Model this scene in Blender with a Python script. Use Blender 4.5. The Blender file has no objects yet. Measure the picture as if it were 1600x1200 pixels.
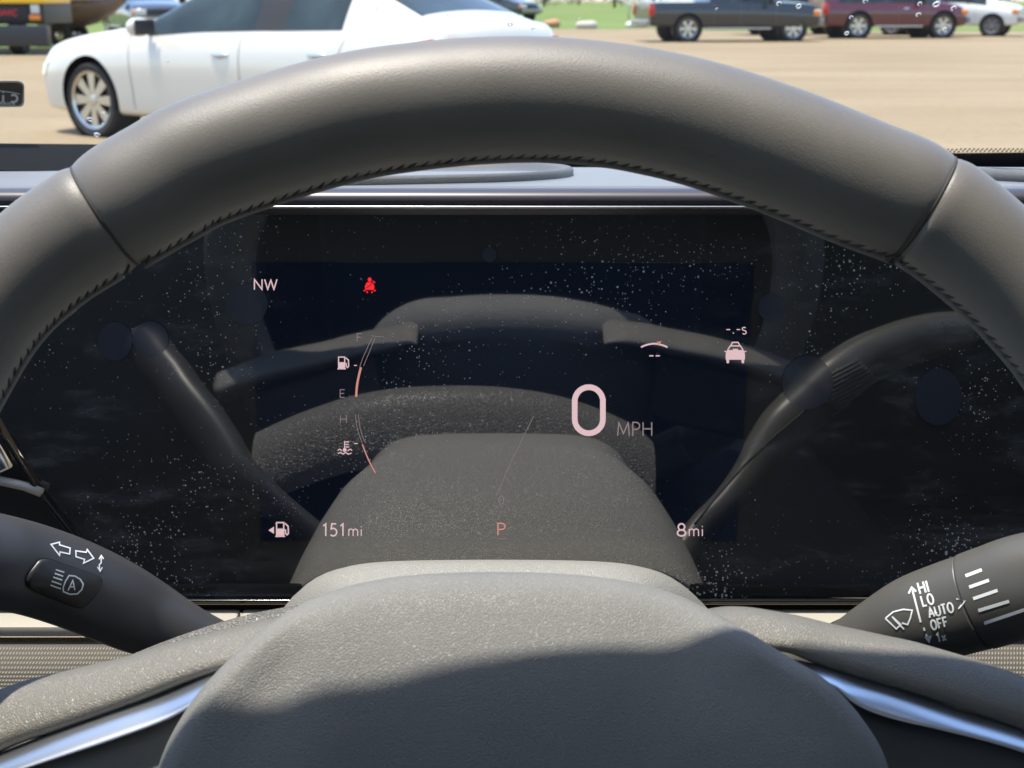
import bpy, bmesh, math, random
from mathutils import Vector, Matrix
from mathutils.bvhtree import BVHTree
random.seed(7)
PI = math.pi
sc = bpy.context.scene
COL = sc.collection

# ------------------------------------------------------------------ camera
FPX = 2000.0; PITCH = math.radians(16.7)
CAM = Vector((0, 0, 1.25))
cam = bpy.data.cameras.new('camera'); camo = bpy.data.objects.new('camera', cam); COL.objects.link(camo)
cam.sensor_width = 36; cam.lens = 36*FPX/1600; cam.clip_start = .01; cam.clip_end = 3000
cam.dof.use_dof = True; cam.dof.focus_distance = .56; cam.dof.aperture_fstop = 24
camo.location = CAM; camo.rotation_euler = (PI/2-PITCH, 0, 0)
sc.camera = camo
# ------------------------------------------------------------------ light
SUN = Vector((-.17, .02, 1)).normalized()
w = bpy.data.worlds.new('World'); sc.world = w; w.use_nodes = True
nt = w.node_tree; bg = nt.nodes['Background']
sky = nt.nodes.new('ShaderNodeTexSky'); sky.sky_type = 'NISHITA'; sky.sun_disc = False
sky.sun_elevation = math.asin(SUN.z); sky.sun_rotation = math.atan2(SUN.x, SUN.y)
nt.links.new(sky.outputs[0], bg.inputs[0]); bg.inputs[1].default_value = .15
sl = bpy.data.lights.new('sun', 'SUN'); sl.energy = 2.6; sl.angle = math.radians(.53); sl.color = (1, .92, .80)
so = bpy.data.objects.new('sun', sl); COL.objects.link(so)
so.rotation_euler = SUN.to_track_quat('Z', 'Y').to_euler()
sc.view_settings.view_transform = 'Standard'; sc.view_settings.look = 'None'
sc.view_settings.exposure = 1.4; sc.view_settings.gamma = 1
sc.render.engine = 'CYCLES'
sc.cycles.max_bounces = 10; sc.cycles.transparent_max_bounces = 16

# ------------------------------------------------------------------ geometry of rays
RX = Vector((1, 0, 0)); FW = Vector((0, math.cos(PITCH), -math.sin(PITCH))); UP = Vector((0, math.sin(PITCH), math.cos(PITCH)))
def ray(u, v): return FW + RX*((u-800)/FPX) + UP*((600-v)/FPX)
def at(u, v, y):
    r = ray(u, v); return CAM + r*(y/r.y)
def onground(u, v, z=0):
    r = ray(u, v); return CAM + r*((z-CAM.z)/r.z)
def hit(u, v, p0, n):
    r = ray(u, v); return CAM + r*((p0-CAM).dot(n)/r.dot(n))
# steering wheel plane
WN = Vector((0, -math.cos(math.radians(25)), math.sin(math.radians(25))))
WT = Vector((0, math.sin(math.radians(25)), math.cos(math.radians(25))))
W0 = CAM + ray(810, 155)*.42
def wp(u, v, n=0.0): return hit(u, v, W0+WN*n, WN)
# display plane (almost upright)
SE = math.radians(2)
SN = Vector((0, -math.cos(SE), math.sin(SE)))
S0 = at(790, 630, .61)
def sp(u, v, lift=0.0): return hit(u, v, S0+SN*lift, SN)

# ------------------------------------------------------------------ materials
def lk(nt, a, b): nt.links.new(a, b)
MATS = {}
def mat(name, col, rough=.5, metal=0, spec=.5, bump=None, emis=None, var=None, coat=0, ior=None, aniso=None):
    if name in MATS: return MATS[name]
    m = bpy.data.materials.new(name); m.use_nodes = True
    t = m.node_tree; b = t.nodes['Principled BSDF']
    b.inputs['Base Color'].default_value = (*col, 1)
    b.inputs['Roughness'].default_value = rough; b.inputs['Metallic'].default_value = metal
    b.inputs['Specular IOR Level'].default_value = spec
    if ior: b.inputs['IOR'].default_value = ior
    if coat: b.inputs['Coat Weight'].default_value = coat; b.inputs['Coat Roughness'].default_value = .04
    if emis: b.inputs['Emission Color'].default_value = (*emis[0], 1); b.inputs['Emission Strength'].default_value = emis[1]
    tc = t.nodes.new('ShaderNodeTexCoord')
    if var:                                   # (scale, amount)
        n = t.nodes.new('ShaderNodeTexNoise'); n.inputs['Scale'].default_value = var[0]; n.inputs['Detail'].default_value = 6
        r = t.nodes.new('ShaderNodeMapRange'); r.inputs['From Min'].default_value = .3; r.inputs['From Max'].default_value = .7
        r.inputs['To Min'].default_value = 1-var[1]; r.inputs['To Max'].default_value = 1+var[1]
        mx = t.nodes.new('ShaderNodeVectorMath'); mx.operation = 'SCALE'; mx.inputs[0].default_value = col
        lk(t, tc.outputs['Object'], n.inputs['Vector']); lk(t, n.outputs['Fac'], r.inputs['Value'])
        lk(t, r.outputs[0], mx.inputs['Scale']); lk(t, mx.outputs[0], b.inputs['Base Color'])
        rr = t.nodes.new('ShaderNodeMapRange'); rr.inputs['From Min'].default_value = .3; rr.inputs['From Max'].default_value = .7
        rr.inputs['To Min'].default_value = max(0, rough-.06); rr.inputs['To Max'].default_value = rough+.06
        lk(t, n.outputs['Fac'], rr.inputs['Value']); lk(t, rr.outputs[0], b.inputs['Roughness'])
    if bump:                                  # (kind, scale, strength, distance)
        kind, s, st, dist = bump
        bp = t.nodes.new('ShaderNodeBump'); bp.inputs['Strength'].default_value = st; bp.inputs['Distance'].default_value = dist
        if kind == 'grain':
            v = t.nodes.new('ShaderNodeTexVoronoi'); v.feature = 'DISTANCE_TO_EDGE'; v.inputs['Scale'].default_value = s
            nz = t.nodes.new('ShaderNodeTexNoise'); nz.inputs['Scale'].default_value = s*.6
            av = t.nodes.new('ShaderNodeVectorMath'); av.operation = 'MULTIPLY_ADD'
            av.inputs[1].default_value = (.6/s,)*3
            lk(t, tc.outputs['Object'], nz.inputs['Vector']); lk(t, nz.outputs['Color'], av.inputs[0]); lk(t, tc.outputs['Object'], av.inputs[2])
            lk(t, av.outputs[0], v.inputs['Vector'])
            mr = t.nodes.new('ShaderNodeMapRange'); mr.inputs['From Max'].default_value = .25
            mr.interpolation_type = 'SMOOTHSTEP'
            lk(t, v.outputs['Distance'], mr.inputs['Value']); lk(t, mr.outputs[0], bp.inputs['Height'])
        elif kind == 'weave':
            mp = t.nodes.new('ShaderNodeMapping'); mp.inputs['Rotation'].default_value = (0, 0, .3)
            w1 = t.nodes.new('ShaderNodeTexWave'); w1.inputs['Scale'].default_value = s; w1.bands_direction = 'X'
            w2 = t.nodes.new('ShaderNodeTexWave'); w2.inputs['Scale'].default_value = s; w2.bands_direction = 'Z'
            mm = t.nodes.new('ShaderNodeMath'); mm.operation = 'MULTIPLY'
            lk(t, tc.outputs['Object'], mp.inputs[0])
            lk(t, mp.outputs[0], w1.inputs['Vector']); lk(t, mp.outputs[0], w2.inputs['Vector'])
            lk(t, w1.outputs['Fac'], mm.inputs[0]); lk(t, w2.outputs['Fac'], mm.inputs[1]); lk(t, mm.outputs[0], bp.inputs['Height'])
            cr = t.nodes.new('ShaderNodeValToRGB'); cr.color_ramp.elements[0].color = (*[c*.25 for c in col], 1); cr.color_ramp.elements[1].color = (*[c*1.3 for c in col], 1)
            lk(t, mm.outputs[0], cr.inputs[0]); lk(t, cr.outputs[0], b.inputs['Base Color'])
        else:
            nz = t.nodes.new('ShaderNodeTexNoise'); nz.inputs['Scale'].default_value = s; nz.inputs['Detail'].default_value = 4
            lk(t, tc.outputs['Object'], nz.inputs['Vector']); lk(t, nz.outputs['Fac'], bp.inputs['Height'])
        lk(t, bp.outputs[0], b.inputs['Normal'])
    MATS[name] = m
    return m

LEATHER = mat('rim leather', (.155, .144, .132), .46, spec=.6, bump=('noise', 1900, .28, .0004), var=(25, .06))
LEATHER2 = mat('spoke leather', (.19, .18, .16), .42, spec=.6, bump=('grain', 1300, .4, .0004))
AIRBAG = mat('airbag skin', (.225, .222, .21), .52, spec=.5, bump=('grain', 1300, .5, .0005), var=(18, .05))
THREAD = mat('black thread', (.05, .046, .045), .7)
SHROUD = mat('column plastic', (.31, .305, .28), .42, spec=.6, bump=('grain', 850, .6, .0005))
STALK = mat('stalk plastic', (.055, .055, .06), .38, spec=.5, bump=('noise', 1500, .12, .0003))
STALK2 = mat('wiper stalk plastic', (.095, .091, .08), .36, spec=.5, bump=('noise', 1800, .2, .0003))
RUB = mat('button rubber', (.02, .021, .022), .5)
CHROME = mat('satin chrome', (.72, .76, .84), .3, metal=1)
BLACKP = mat('gloss black', (.008, .008, .009), .12, spec=.5)
BLACKM = mat('matte black', (.012, .012, .013), .6)
DASHTOP = mat('dash top vinyl', (.155, .155, .16), .45, spec=.6, bump=('noise', 900, .25, .0004))
DASHGREY = mat('dash grey plastic', (.10, .10, .10), .5, bump=('grain', 1000, .4, .0004))
MAUVE = mat('hood trim', (.045, .038, .046), .33, spec=.6)
CREAM = mat('cream trim', (.42, .39, .33), .5, bump=('noise', 500, .15, .0004))
WEAVE = mat('woven trim', (.27, .245, .20), .7, bump=('weave', 210, .8, .0008))
HEAD = mat('headliner', (.035, .035, .038), .9); LINER = mat('roof lining', (.66, .69, .74), .9)
SEAT = mat('seat cloth', (.018, .018, .022), .8, bump=('noise', 300, .5, .002))
WHITEINK = mat('pale print', (.85, .88, .88), .6)

# ------------------------------------------------------------------ object helpers
def link(o, parent=None):
    COL.objects.link(o)
    if parent:
        o.parent = parent; o.matrix_parent_inverse = Matrix.Identity(4)
        if parent.type == 'EMPTY' or True:
            o.matrix_local = parent_world(parent).inverted() @ Matrix.Identity(4)
    return o
WORLD = {}
def parent_world(p):
    m = Matrix.LocRotScale(p.location, p.rotation_euler, p.scale)
    return (parent_world(p.parent) @ m) if p.parent else m
def mesh(name, verts, faces, m, parent=None, smooth=True, local=False):
    """verts in world coordinates (or in the parent's when local)"""
    me = bpy.data.meshes.new(name); me.from_pydata([tuple(v) for v in verts], [], faces)
    me.materials.append(m)
    if smooth:
        me.polygons.foreach_set('use_smooth', [True]*len(me.polygons))
    me.update()
    bm = bmesh.new(); bm.from_mesh(me); bmesh.ops.recalc_face_normals(bm, faces=bm.faces); bm.to_mesh(me); bm.free()
    o = bpy.data.objects.new(name, me)
    COL.objects.link(o)
    if parent:
        if not local:
            inv = parent_world(parent).inverted(); me.transform(inv)
        o.parent = parent
    return o
def sharp(o, deg=35):
    me = o.data; bm = bmesh.new(); bm.from_mesh(me)
    for e in bm.edges:
        if len(e.link_faces) == 2: e.smooth = e.calc_face_angle(0) < math.radians(deg)
    bm.to_mesh(me); bm.free(); return o
def empty(name, loc, label, cat, group=None, rz=0):
    o = bpy.data.objects.new(name, None); o.location = loc; o.rotation_euler = (0, 0, rz); o.empty_display_size = .05
    COL.objects.link(o); o['label'] = label; o['category'] = cat
    if group: o['group'] = group
    return o
def tag(o, label=None, cat=None, kind=None, group=None):
    if label: o['label'] = label
    if cat: o['category'] = cat
    if kind: o['kind'] = kind
    if group: o['group'] = group
    return o
class MB:
    def __init__(s): s.v = []; s.f = []
    def add(s, vs, fs):
        n = len(s.v); s.v += [Vector(v) for v in vs]; s.f += [tuple(i+n for i in f) for f in fs]; return s
    def box(s, c, d, rot=None, bev=0):
        bm = bmesh.new(); bmesh.ops.create_cube(bm, size=1)
        for v in bm.verts: v.co = Vector((v.co.x*d[0], v.co.y*d[1], v.co.z*d[2]))
        if bev: bmesh.ops.bevel(bm, geom=bm.edges[:], offset=bev, segments=2, affect='EDGES', profile=.6)
        M = Matrix.Translation(c) @ (rot.to_4x4() if rot else Matrix.Identity(4))
        bm.verts.index_update()
        s.add([M @ v.co for v in bm.verts], [[v.index for v in f.verts] for f in bm.faces]); bm.free(); return s
    def tube(s, pts, r, seg=10, closed=False, sq=1.0, cap=True):
        pts = [Vector(p) for p in pts]; n = len(pts)
        rs = r if isinstance(r, (list, tuple)) else [r]*n
        vs = []; up = None
        for i, p in enumerate(pts):
            a = pts[(i-1) % n] if (i or closed) else p; b = pts[(i+1) % n] if (i < n-1 or closed) else p
            t = (b-a).normalized()
            if up is None:
                up = Vector((0, 0, 1)) if abs(t.z) < .9 else Vector((0, 1, 0))
            up = (up - t*up.dot(t)).normalized(); q = t.cross(up)
            for k in range(seg):
                an = 2*PI*k/seg; vs.append(p + (up*math.cos(an)*sq + q*math.sin(an))*rs[i])
        fs = []
        for i in range(n if closed else n-1):
            j = (i+1) % n
            for k in range(seg):
                l = (k+1) % seg; fs.append((i*seg+k, i*seg+l, j*seg+l, j*seg+k))
        if cap and not closed:
            fs.append(tuple(range(seg))[::-1]); fs.append(tuple((n-1)*seg+k for k in range(seg)))
        return s.add(vs, fs)
    def lathe(s, prof, seg, M=Matrix.Identity(4), closed=False):
        """prof = [(r, h)...] round local z"""
        n = len(prof); vs = []
        for k in range(seg):
            a = 2*PI*k/seg
            for r, h in prof: vs.append(M @ Vector((r*math.cos(a), r*math.sin(a), h)))
        fs = []
        for k in range(seg):
            l = (k+1) % seg
            for i in range(n if closed else n-1):
                j = (i+1) % n
                fs.append((k*n+i, l*n+i, l*n+j, k*n+j))
        return s.add(vs, fs)
    def ell(s, c, d, rot=None, seg=14, ring=9):
        vs = []; fs = []
        R = rot.to_3x3() if rot else Matrix.Identity(3)
        for i in range(ring+1):
            th = PI*i/ring
            for k in range(seg):
                a = 2*PI*k/seg
                vs.append(Vector(c) + R @ Vector((d[0]*math.sin(th)*math.cos(a), d[1]*math.sin(th)*math.sin(a), d[2]*math.cos(th))))
        for i in range(ring):
            for k in range(seg):
                l = (k+1) % seg; fs.append((i*seg+k, i*seg+l, (i+1)*seg+l, (i+1)*seg+k))
        return s.add(vs, fs)
    def prism(s, pts, off):
        n = len(pts); pts = [Vector(p) for p in pts]
        off = Vector(off)
        return s.add(pts + [p+off for p in pts], [tuple(range(n))[::-1], tuple(range(n, 2*n))] + [(i, (i+1) % n, n+(i+1) % n, n+i) for i in range(n)])
    def build(s, name, m, parent=None, smooth=True, local=False, sh=None):
        o = mesh(name, s.v, s.f, m, parent, smooth, local)
        if sh: sharp(o, sh)
        return o
def cr(pts, n, closed=False):
    """Catmull-Rom through tuples"""
    L = len(pts); out = []
    rng = L if closed else L-1
    for i in range(rng):
        g = lambda k: pts[k % L] if closed else pts[max(0, min(L-1, k))]
        p0, p1, p2, p3 = g(i-1), g(i), g(i+1), g(i+2)
        for j in range(n):
            t = j/n
            out.append(tuple(.5*(2*b+(c-a)*t+(2*a-5*b+4*c-d)*t*t+(3*b-a-3*c+d)*t**3) for a, b, c, d in zip(p0, p1, p2, p3)))
    if not closed: out.append(tuple(pts[-1]))
    return out
def lerp(a, b, t): return a+(b-a)*t

# ================================================================== STEERING WHEEL
wheel = empty('steering_wheel', wp(810, 1000, -.1), 'black leather steering wheel filling the foreground, its rim arching in front of the display', 'steering wheel')
ctrl = [(806,154,95),(940,161,94),(1080,188,95),(1220,234,97),(1340,283,98),(1444,325,97),(1530,388,95),(1612,470,92),(1685,570,88),(1742,700,86),(1775,880,86),(1775,1100,86),
        (1730,1340,86),(1600,1560,86),(1380,1720,86),(1100,1800,84),(810,1820,82),(520,1800,84),(240,1720,86),(20,1560,86),(-110,1340,86),(-160,1100,86),(-160,880,86),(-130,710,86),(-75,590,87),
        (-10,480,90),(72,398,94),(165,337,97),(250,287,98),(330,247,98),(520,188,97),(660,164,96)]
path = cr(ctrl, 14, True); NP = len(path)
cen = [wp(u, v) for u, v, h in path]
rad = [h*((c-CAM).dot(FW))/FPX for (u, v, h), c in zip(path, cen)]
iR = 5*14; iL = 27*14; iBR = 13*14+7; iBL = 19*14+7          # seam stations
def section(i0, i1, name, taper0=0, taper1=0, k=1.0, m=LEATHER, seg=48):
    idx = list(range(i0, i1+1)) if i1 > i0 else list(range(i0, NP))+list(range(0, i1+1))
    # denser near ends for the rolled edge
    pts = []; rr = []
    st = []
    N = len(idx)
    for a in range(N-1):
        sub = 6 if (a < 1 or a >= N-2) else 1
        for q in range(sub): st.append(a+q/sub)
    st.append(N-1)
    for s_ in st:
        a = int(min(s_, N-2)); f = s_-a
        pts.append(cen[idx[a]].lerp(cen[idx[a+1]], f)); rr.append(lerp(rad[idx[a]], rad[idx[a+1]], f)*k)
    D = [0]
    for a in range(1, len(pts)): D.append(D[-1]+(pts[a]-pts[a-1]).length)
    Lt = D[-1]; vs = []; n = len(pts)
    for i, p in enumerate(pts):
        t = (pts[min(i+1, n-1)]-pts[max(i-1, 0)]).normalized()
        inw = t.cross(WN).normalized()
        r = rr[i]
        for d, tp in ((D[i], taper0), (Lt-D[i], taper1)):
            if tp and d < tp: x = 1-d/tp; r *= 1-.10*(1-math.sqrt(max(0, 1-x*x)))
        for kk in range(seg):
            an = 2*PI*kk/seg
            vs.append(p + inw*math.cos(an)*r + WN*math.sin(an)*r*.96)
    fs = [(i*seg+kk, i*seg+(kk+1) % seg, (i+1)*seg+(kk+1) % seg, (i+1)*seg+kk) for i in range(n-1) for kk in range(seg)]
    fs += [tuple(range(seg)), tuple((n-1)*seg+kk for kk in range(seg))]
    return mesh(name, vs, fs, m, wheel)
rimtop = section(iL, iR, 'rim', .013, .013)
gripR = section(iR, iBR, 'grip', .006, .006, .97)
gripL = section(iBL, iL, 'grip', .006, .006, .97)
section(iBR, iBL, 'lower_rim', .006, .006, 1.0)
# stitches along the inner edge + a raised seam lip
def frame(i):
    p = cen[i % NP]; t = (cen[(i+1) % NP]-cen[(i-1) % NP]).normalized(); inw = t.cross(WN).normalized()
    if (wp(810, 1000)-p).dot(inw) < 0: inw = -inw
    return p, t, inw, rad[i % NP]
def edgept(s, ang, lift=0, k=1.0):
    i = int(math.floor(s)); f = s-i
    a = frame(i); b = frame(i+1)
    p = a[0].lerp(b[0], f); inw = a[2].lerp(b[2], f).normalized(); r = lerp(a[3], b[3], f)*k+lift
    return p + inw*math.cos(ang)*r + WN*math.sin(ang)*r*.96
A0 = math.radians(-1)
def stitch_run(s0, s1, k):
    mb = MB(); lp = MB(); s = s0; sl_ = []
    while s < s1:
        i = int(s) % NP; step = .0042/max(1e-5, (cen[(i+1) % NP]-cen[i]).length)
        p1 = edgept(s, A0-.10, -.0002, k); p2 = edgept(s+step*(.45+.15*random.random()), A0+.10*(random.random()-.5), .0003*random.random(), k); p3 = edgept(s+step*.95, A0+.13, -.0002, k)
        mb.tube([p1, p2, p3], [.0003, .0006, .0003], 6)
        q3 = edgept(s+step*.55, A0-.22, .0004, k); mb.tube([p1, q3], [.0003, .0004], 5)
        sl_.append(edgept(s, A0-.12+.02*random.random(), -.0003, k)); s += step
    mb.build('stitching', THREAD, wheel)
    lp.tube(sl_, .0016, 8); lp.build('seam', LEATHER, wheel)
stitch_run(iL+1-NP, iR-1, 1.0); stitch_run(iR+1, iR+75, .97); stitch_run(iL-75, iL-1, .97)
def seam_ring(i, k):
    p, t, inw, r = frame(i); mb = MB()
    mb.tube([p + inw*math.cos(a)*r*k + WN*math.sin(a)*r*.96*k for a in [2*PI*j/60 for j in range(60)]], .0006, 8, closed=True)
    mb.build('seam', THREAD, wheel)
seam_ring(iR, .905); seam_ring(iL, .905)

# airbag cover
OUT = [(810,894),(900,898),(985,909),(1060,930),(1135,967),(1225,1022),(1290,1062),(1345,1120),(1385,1190),(1400,1290),(1375,1420),(1290,1540),(1130,1620),(820,1640),
       (500,1620),(340,1540),(255,1420),(232,1290),(250,1190),(290,1110),(340,1048),(415,980),(500,930),(600,904),(700,895)]
out = cr(OUT, 8, True)
CX, CY = 815, 1290
def airbag():
    rings = [(.80, -.040), (.93, -.036), (.975, -.031), (.995, -.026), (1.0, -.0215), (1.0, -.019), (.993, -.0145), (.975, -.0105), (.945, -.0072), (.90, -.0045), (.84, -.0022), (.76, .0005), (.66, .0035), (.55, .0055), (.42, .0068), (.25, .0075), (.08, .0078)]
    vs = []; n = len(out)
    for s, h in rings:
        for k, (u, v) in enumerate(out):
            # raised middle plateau with slanted side facets
            px = CX+(u-CX)*s; py = CY+(v-CY)*s
            lim = 355-.10*(1290-py); xx = abs(px-CX)
            e = 0
            if s < .95:
                q = max(0, min(1, (xx-lim+30)/90)); e = -.005*q*q*(3-2*q)*min(1, (.95-s)/.1+0.25)
            q = max(0, min(1, (xx-180)/380)); e += .022*q*q*(3-2*q)
            vs.append(wp(px, py, h+.004+e))
    fs = [(i*n+k, i*n+(k+1) % n, (i+1)*n+(k+1) % n, (i+1)*n+k) for i in range(len(rings)-1) for k in range(n)]
    m_ = len(rings)-1
    fs.append(tuple(m_*n+k for k in range(n))); fs.append(tuple(range(n))[::-1])
    return mesh('airbag_cover', vs, fs, AIRBAG, wheel)
airbag()

def pod(name, st, n_off, front, back, m, seg=24, per=6, power=2.2, parent=wheel, plane=wp, nt=None):
    """st = [(u_top, v_top, u_bot, v_bot)] ; rounded bar between the two edges"""
    st = cr(st, per); vs = []
    for (a, b, c, d) in st:
        T = plane(a, b, n_off if nt is None else nt); B = plane(c, d, n_off)
        mid = (T+B)/2; h = (T-B)/2
        for k in range(seg):
            an = 2*PI*k/seg; cx = math.cos(an); sx = math.sin(an)
            e = 2/power
            cc = math.copysign(abs(cx)**e, cx); ss = math.copysign(abs(sx)**e, sx)
            vs.append(mid + h*cc + WN*ss*(front if sx > 0 else back))
    n = len(st)
    fs = [(i*seg+k, i*seg+(k+1) % seg, (i+1)*seg+(k+1) % seg, (i+1)*seg+k) for i in range(n-1) for k in range(seg)]
    fs += [tuple(range(seg)), tuple((n-1)*seg+k for k in range(seg))]
    return mesh(name, vs, fs, m, parent)
NS = -.024
pod('spoke', [(-170,1150,-160,1260),(0,1077,8,1172),(83,1052,100,1139),(192,1027,215,1098),(258,1007,300,1064),(354,982,360,1045),(440,962,425,1030),(478,955,468,995),(505,962,500,985)], NS+.004, .010, .018, LEATHER2, power=2.7, nt=NS-.008)
pod('spoke', [(1800,1150,1790,1220),(1600,1057,1592,1140),(1452,1009,1430,1085),(1380,992,1350,1062),(1306,976,1285,1042),(1239,960,1230,1020),(1165,948,1170,1012),(1120,950,1125,990),(1085,960,1090,985)], NS+.004, .010, .018, LEATHER2, power=2.7, nt=NS-.008)
pod('spoke_trim', [(-120,1222,-110,1262),(0,1176,12,1212),(80,1144,95,1184),(167,1112,180,1156),(250,1084,262,1125),(325,1052,320,1092),(380,1030,380,1070)], NS+.017, .002, .008, CHROME, power=2.0, nt=NS+.006)
pod('spoke_trim', [(1790,1206,1780,1240),(1600,1140,1592,1174),(1500,1108,1490,1146),(1400,1074,1388,1122),(1345,1058,1335,1100),(1295,1042,1300,1072),(1240,1030,1250,1060)], NS+.017, .002, .008, CHROME, power=2.0, nt=NS+.006)
LITSW = mat('spoke panel', (.22, .215, .20), .45, spec=.5)  # left panel: lighter copy, its sunlit tone put into the colour
pod('switch_panel', [(-120,1256,-100,1500),(0,1208,20,1460),(95,1180,120,1430),(180,1152,200,1400),(262,1120,280,1380),(340,1080,360,1360)], NS+.004, .008, .01, LITSW, power=5)
pod('switch_panel', [(1790,1236,1770,1500),(1592,1170,1580,1460),(1490,1142,1480,1430),(1388,1118,1380,1400),(1335,1096,1330,1380),(1290,1066,1280,1360)], NS+.004, .008, .01, mat('spoke panel shaded', (.11, .115, .125), .42), power=5)  # right panel: darker copy, shade put into the colour
# rear cover of the hub, what the display mirrors below the airbag
def mirror(u, v, y):
    """point on the ray reflected by the display at (u,v), at depth y"""
    p = sp(u, v); d = ray(u, v).normalized(); d = d - SN*2*d.dot(SN)
    return p + d*((y-p.y)/d.y)
def back_cover():
    tops = cr([(400,676),(440,657),(490,637),(550,618),(620,606),(700,602),(780,604),(860,615),(930,636),(990,664),(1020,690)], 5)
    vs = []; seg = 10
    for k, (u, v) in enumerate(tops):
        a = mirror(u, v, .446); 
        for q in range(seg):
            t = q/(seg-1)*PI*.62
            vs.append(a + Vector((0, .022*math.sin(t), -.032*(1-math.cos(t)))) )
        vs.append(a+Vector((0, -.03, -.02))); vs.append(a+Vector((0, -.03, -.08)))
    s2 = seg+2; n = len(tops)
    # order: front top edge ... bottom
    fs = []
    for i in range(n-1):
        for q in range(seg-1): fs.append((i*s2+q, i*s2+q+1, (i+1)*s2+q+1, (i+1)*s2+q))
        fs.append((i*s2, i*s2+seg, (i+1)*s2+seg, (i+1)*s2))
    return mesh('hub_back_cover', vs, fs, mat('coarse leather', (.19, .18, .16), .4, spec=.8, bump=('grain', 620, .9, .0006)), wheel)
back_cover()

# ================================================================== STEERING COLUMN
column = empty('steering_column', at(790, 1000, .54), 'grey plastic steering column cowl between the wheel hub and the display', 'column cowl')
def shroud():
    secs = [(.440, -.020, .078, .02), (.470, -.006, .082, .004), (.500, -.0015, .080, 0), (.515, 0, .082, 0), (.523, -.0006, .085, 0), (.535, -.0045, .093, 0), (.550, -.012, .099, 0), (.565, -.021, .104, 0), (.575, -.028, .107, 0), (.583, -.034, .109, 0), (.590, -.036, .111, 0), (.603, -.045, .113, 0)]
    vs = []; M_ = 48
    for y, dz, wd, _ in secs:
        for k in range(M_+1):
            x = -1+2*k/M_; ax = abs(x)
            z = 1.0105+dz - .0035*ax**2 - .075*ax**7
            vs.append(Vector((-.0085 + x*wd*1.19, y, z)))
        vs.append(Vector((-.0085+wd*1.19, y, .86))); vs.append(Vector((-.0085-wd*1.19, y, .86)))
    s2 = M_+3; n = len(secs)
    fs = [(i*s2+k, i*s2+(k+1) % s2, (i+1)*s2+(k+1) % s2, (i+1)*s2+k) for i in range(n-1) for k in range(s2)]
    fs += [tuple(range(s2))]
    return mesh('column_shroud', vs, fs, SHROUD, column)
shroud_o = shroud()

# ================================================================== STALKS
def spline3(pts, n): return [Vector(p[:3]) for p in cr([tuple(p) for p in pts], n)], None
def stalk_mesh(name, st, m, parent, flat=1.0, seg=40, per=8):
    """st = [(u,v,y,halfwidth_px)]"""
    S = cr(st, per); pts = [at(u, v, y) for u, v, y, h in S]
    rr = [h*((p-CAM).dot(FW))/FPX for (u, v, y, h), p in zip(S, pts)]
    vs = []; n = len(pts)
    for i, p in enumerate(pts):
        t = (pts[min(i+1, n-1)]-pts[max(i-1, 0)]).normalized()
        view = (CAM-p).normalized(); a = t.cross(view).normalized(); b = a.cross(t).normalized()
        for k in range(seg):
            an = 2*PI*k/seg; vs.append(p + a*math.cos(an)*rr[i] + b*math.sin(an)*rr[i]*flat)
    fs = [(i*seg+k, i*seg+(k+1) % seg, (i+1)*seg+(k+1) % seg, (i+1)*seg+k) for i in range(n-1) for k in range(seg)]
    fs += [tuple(range(seg)), tuple((n-1)*seg+k for k in range(seg))]
    return mesh(name, vs, fs, m, parent)
def bvh(o):
    M = parent_world(o.parent) if o.parent else Matrix.Identity(4)
    me = o.data; return BVHTree.FromPolygons([M @ v.co for v in me.vertices], [tuple(p.vertices) for p in me.polygons])
def drape(tree, u, v, lift=.0003):
    d = ray(u, v).normalized(); h = tree.ray_cast(CAM, d)
    if h[0] is None: return None
    n = h[1] if h[1].dot(d) < 0 else -h[1]
    return h[0]+n*lift
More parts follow.
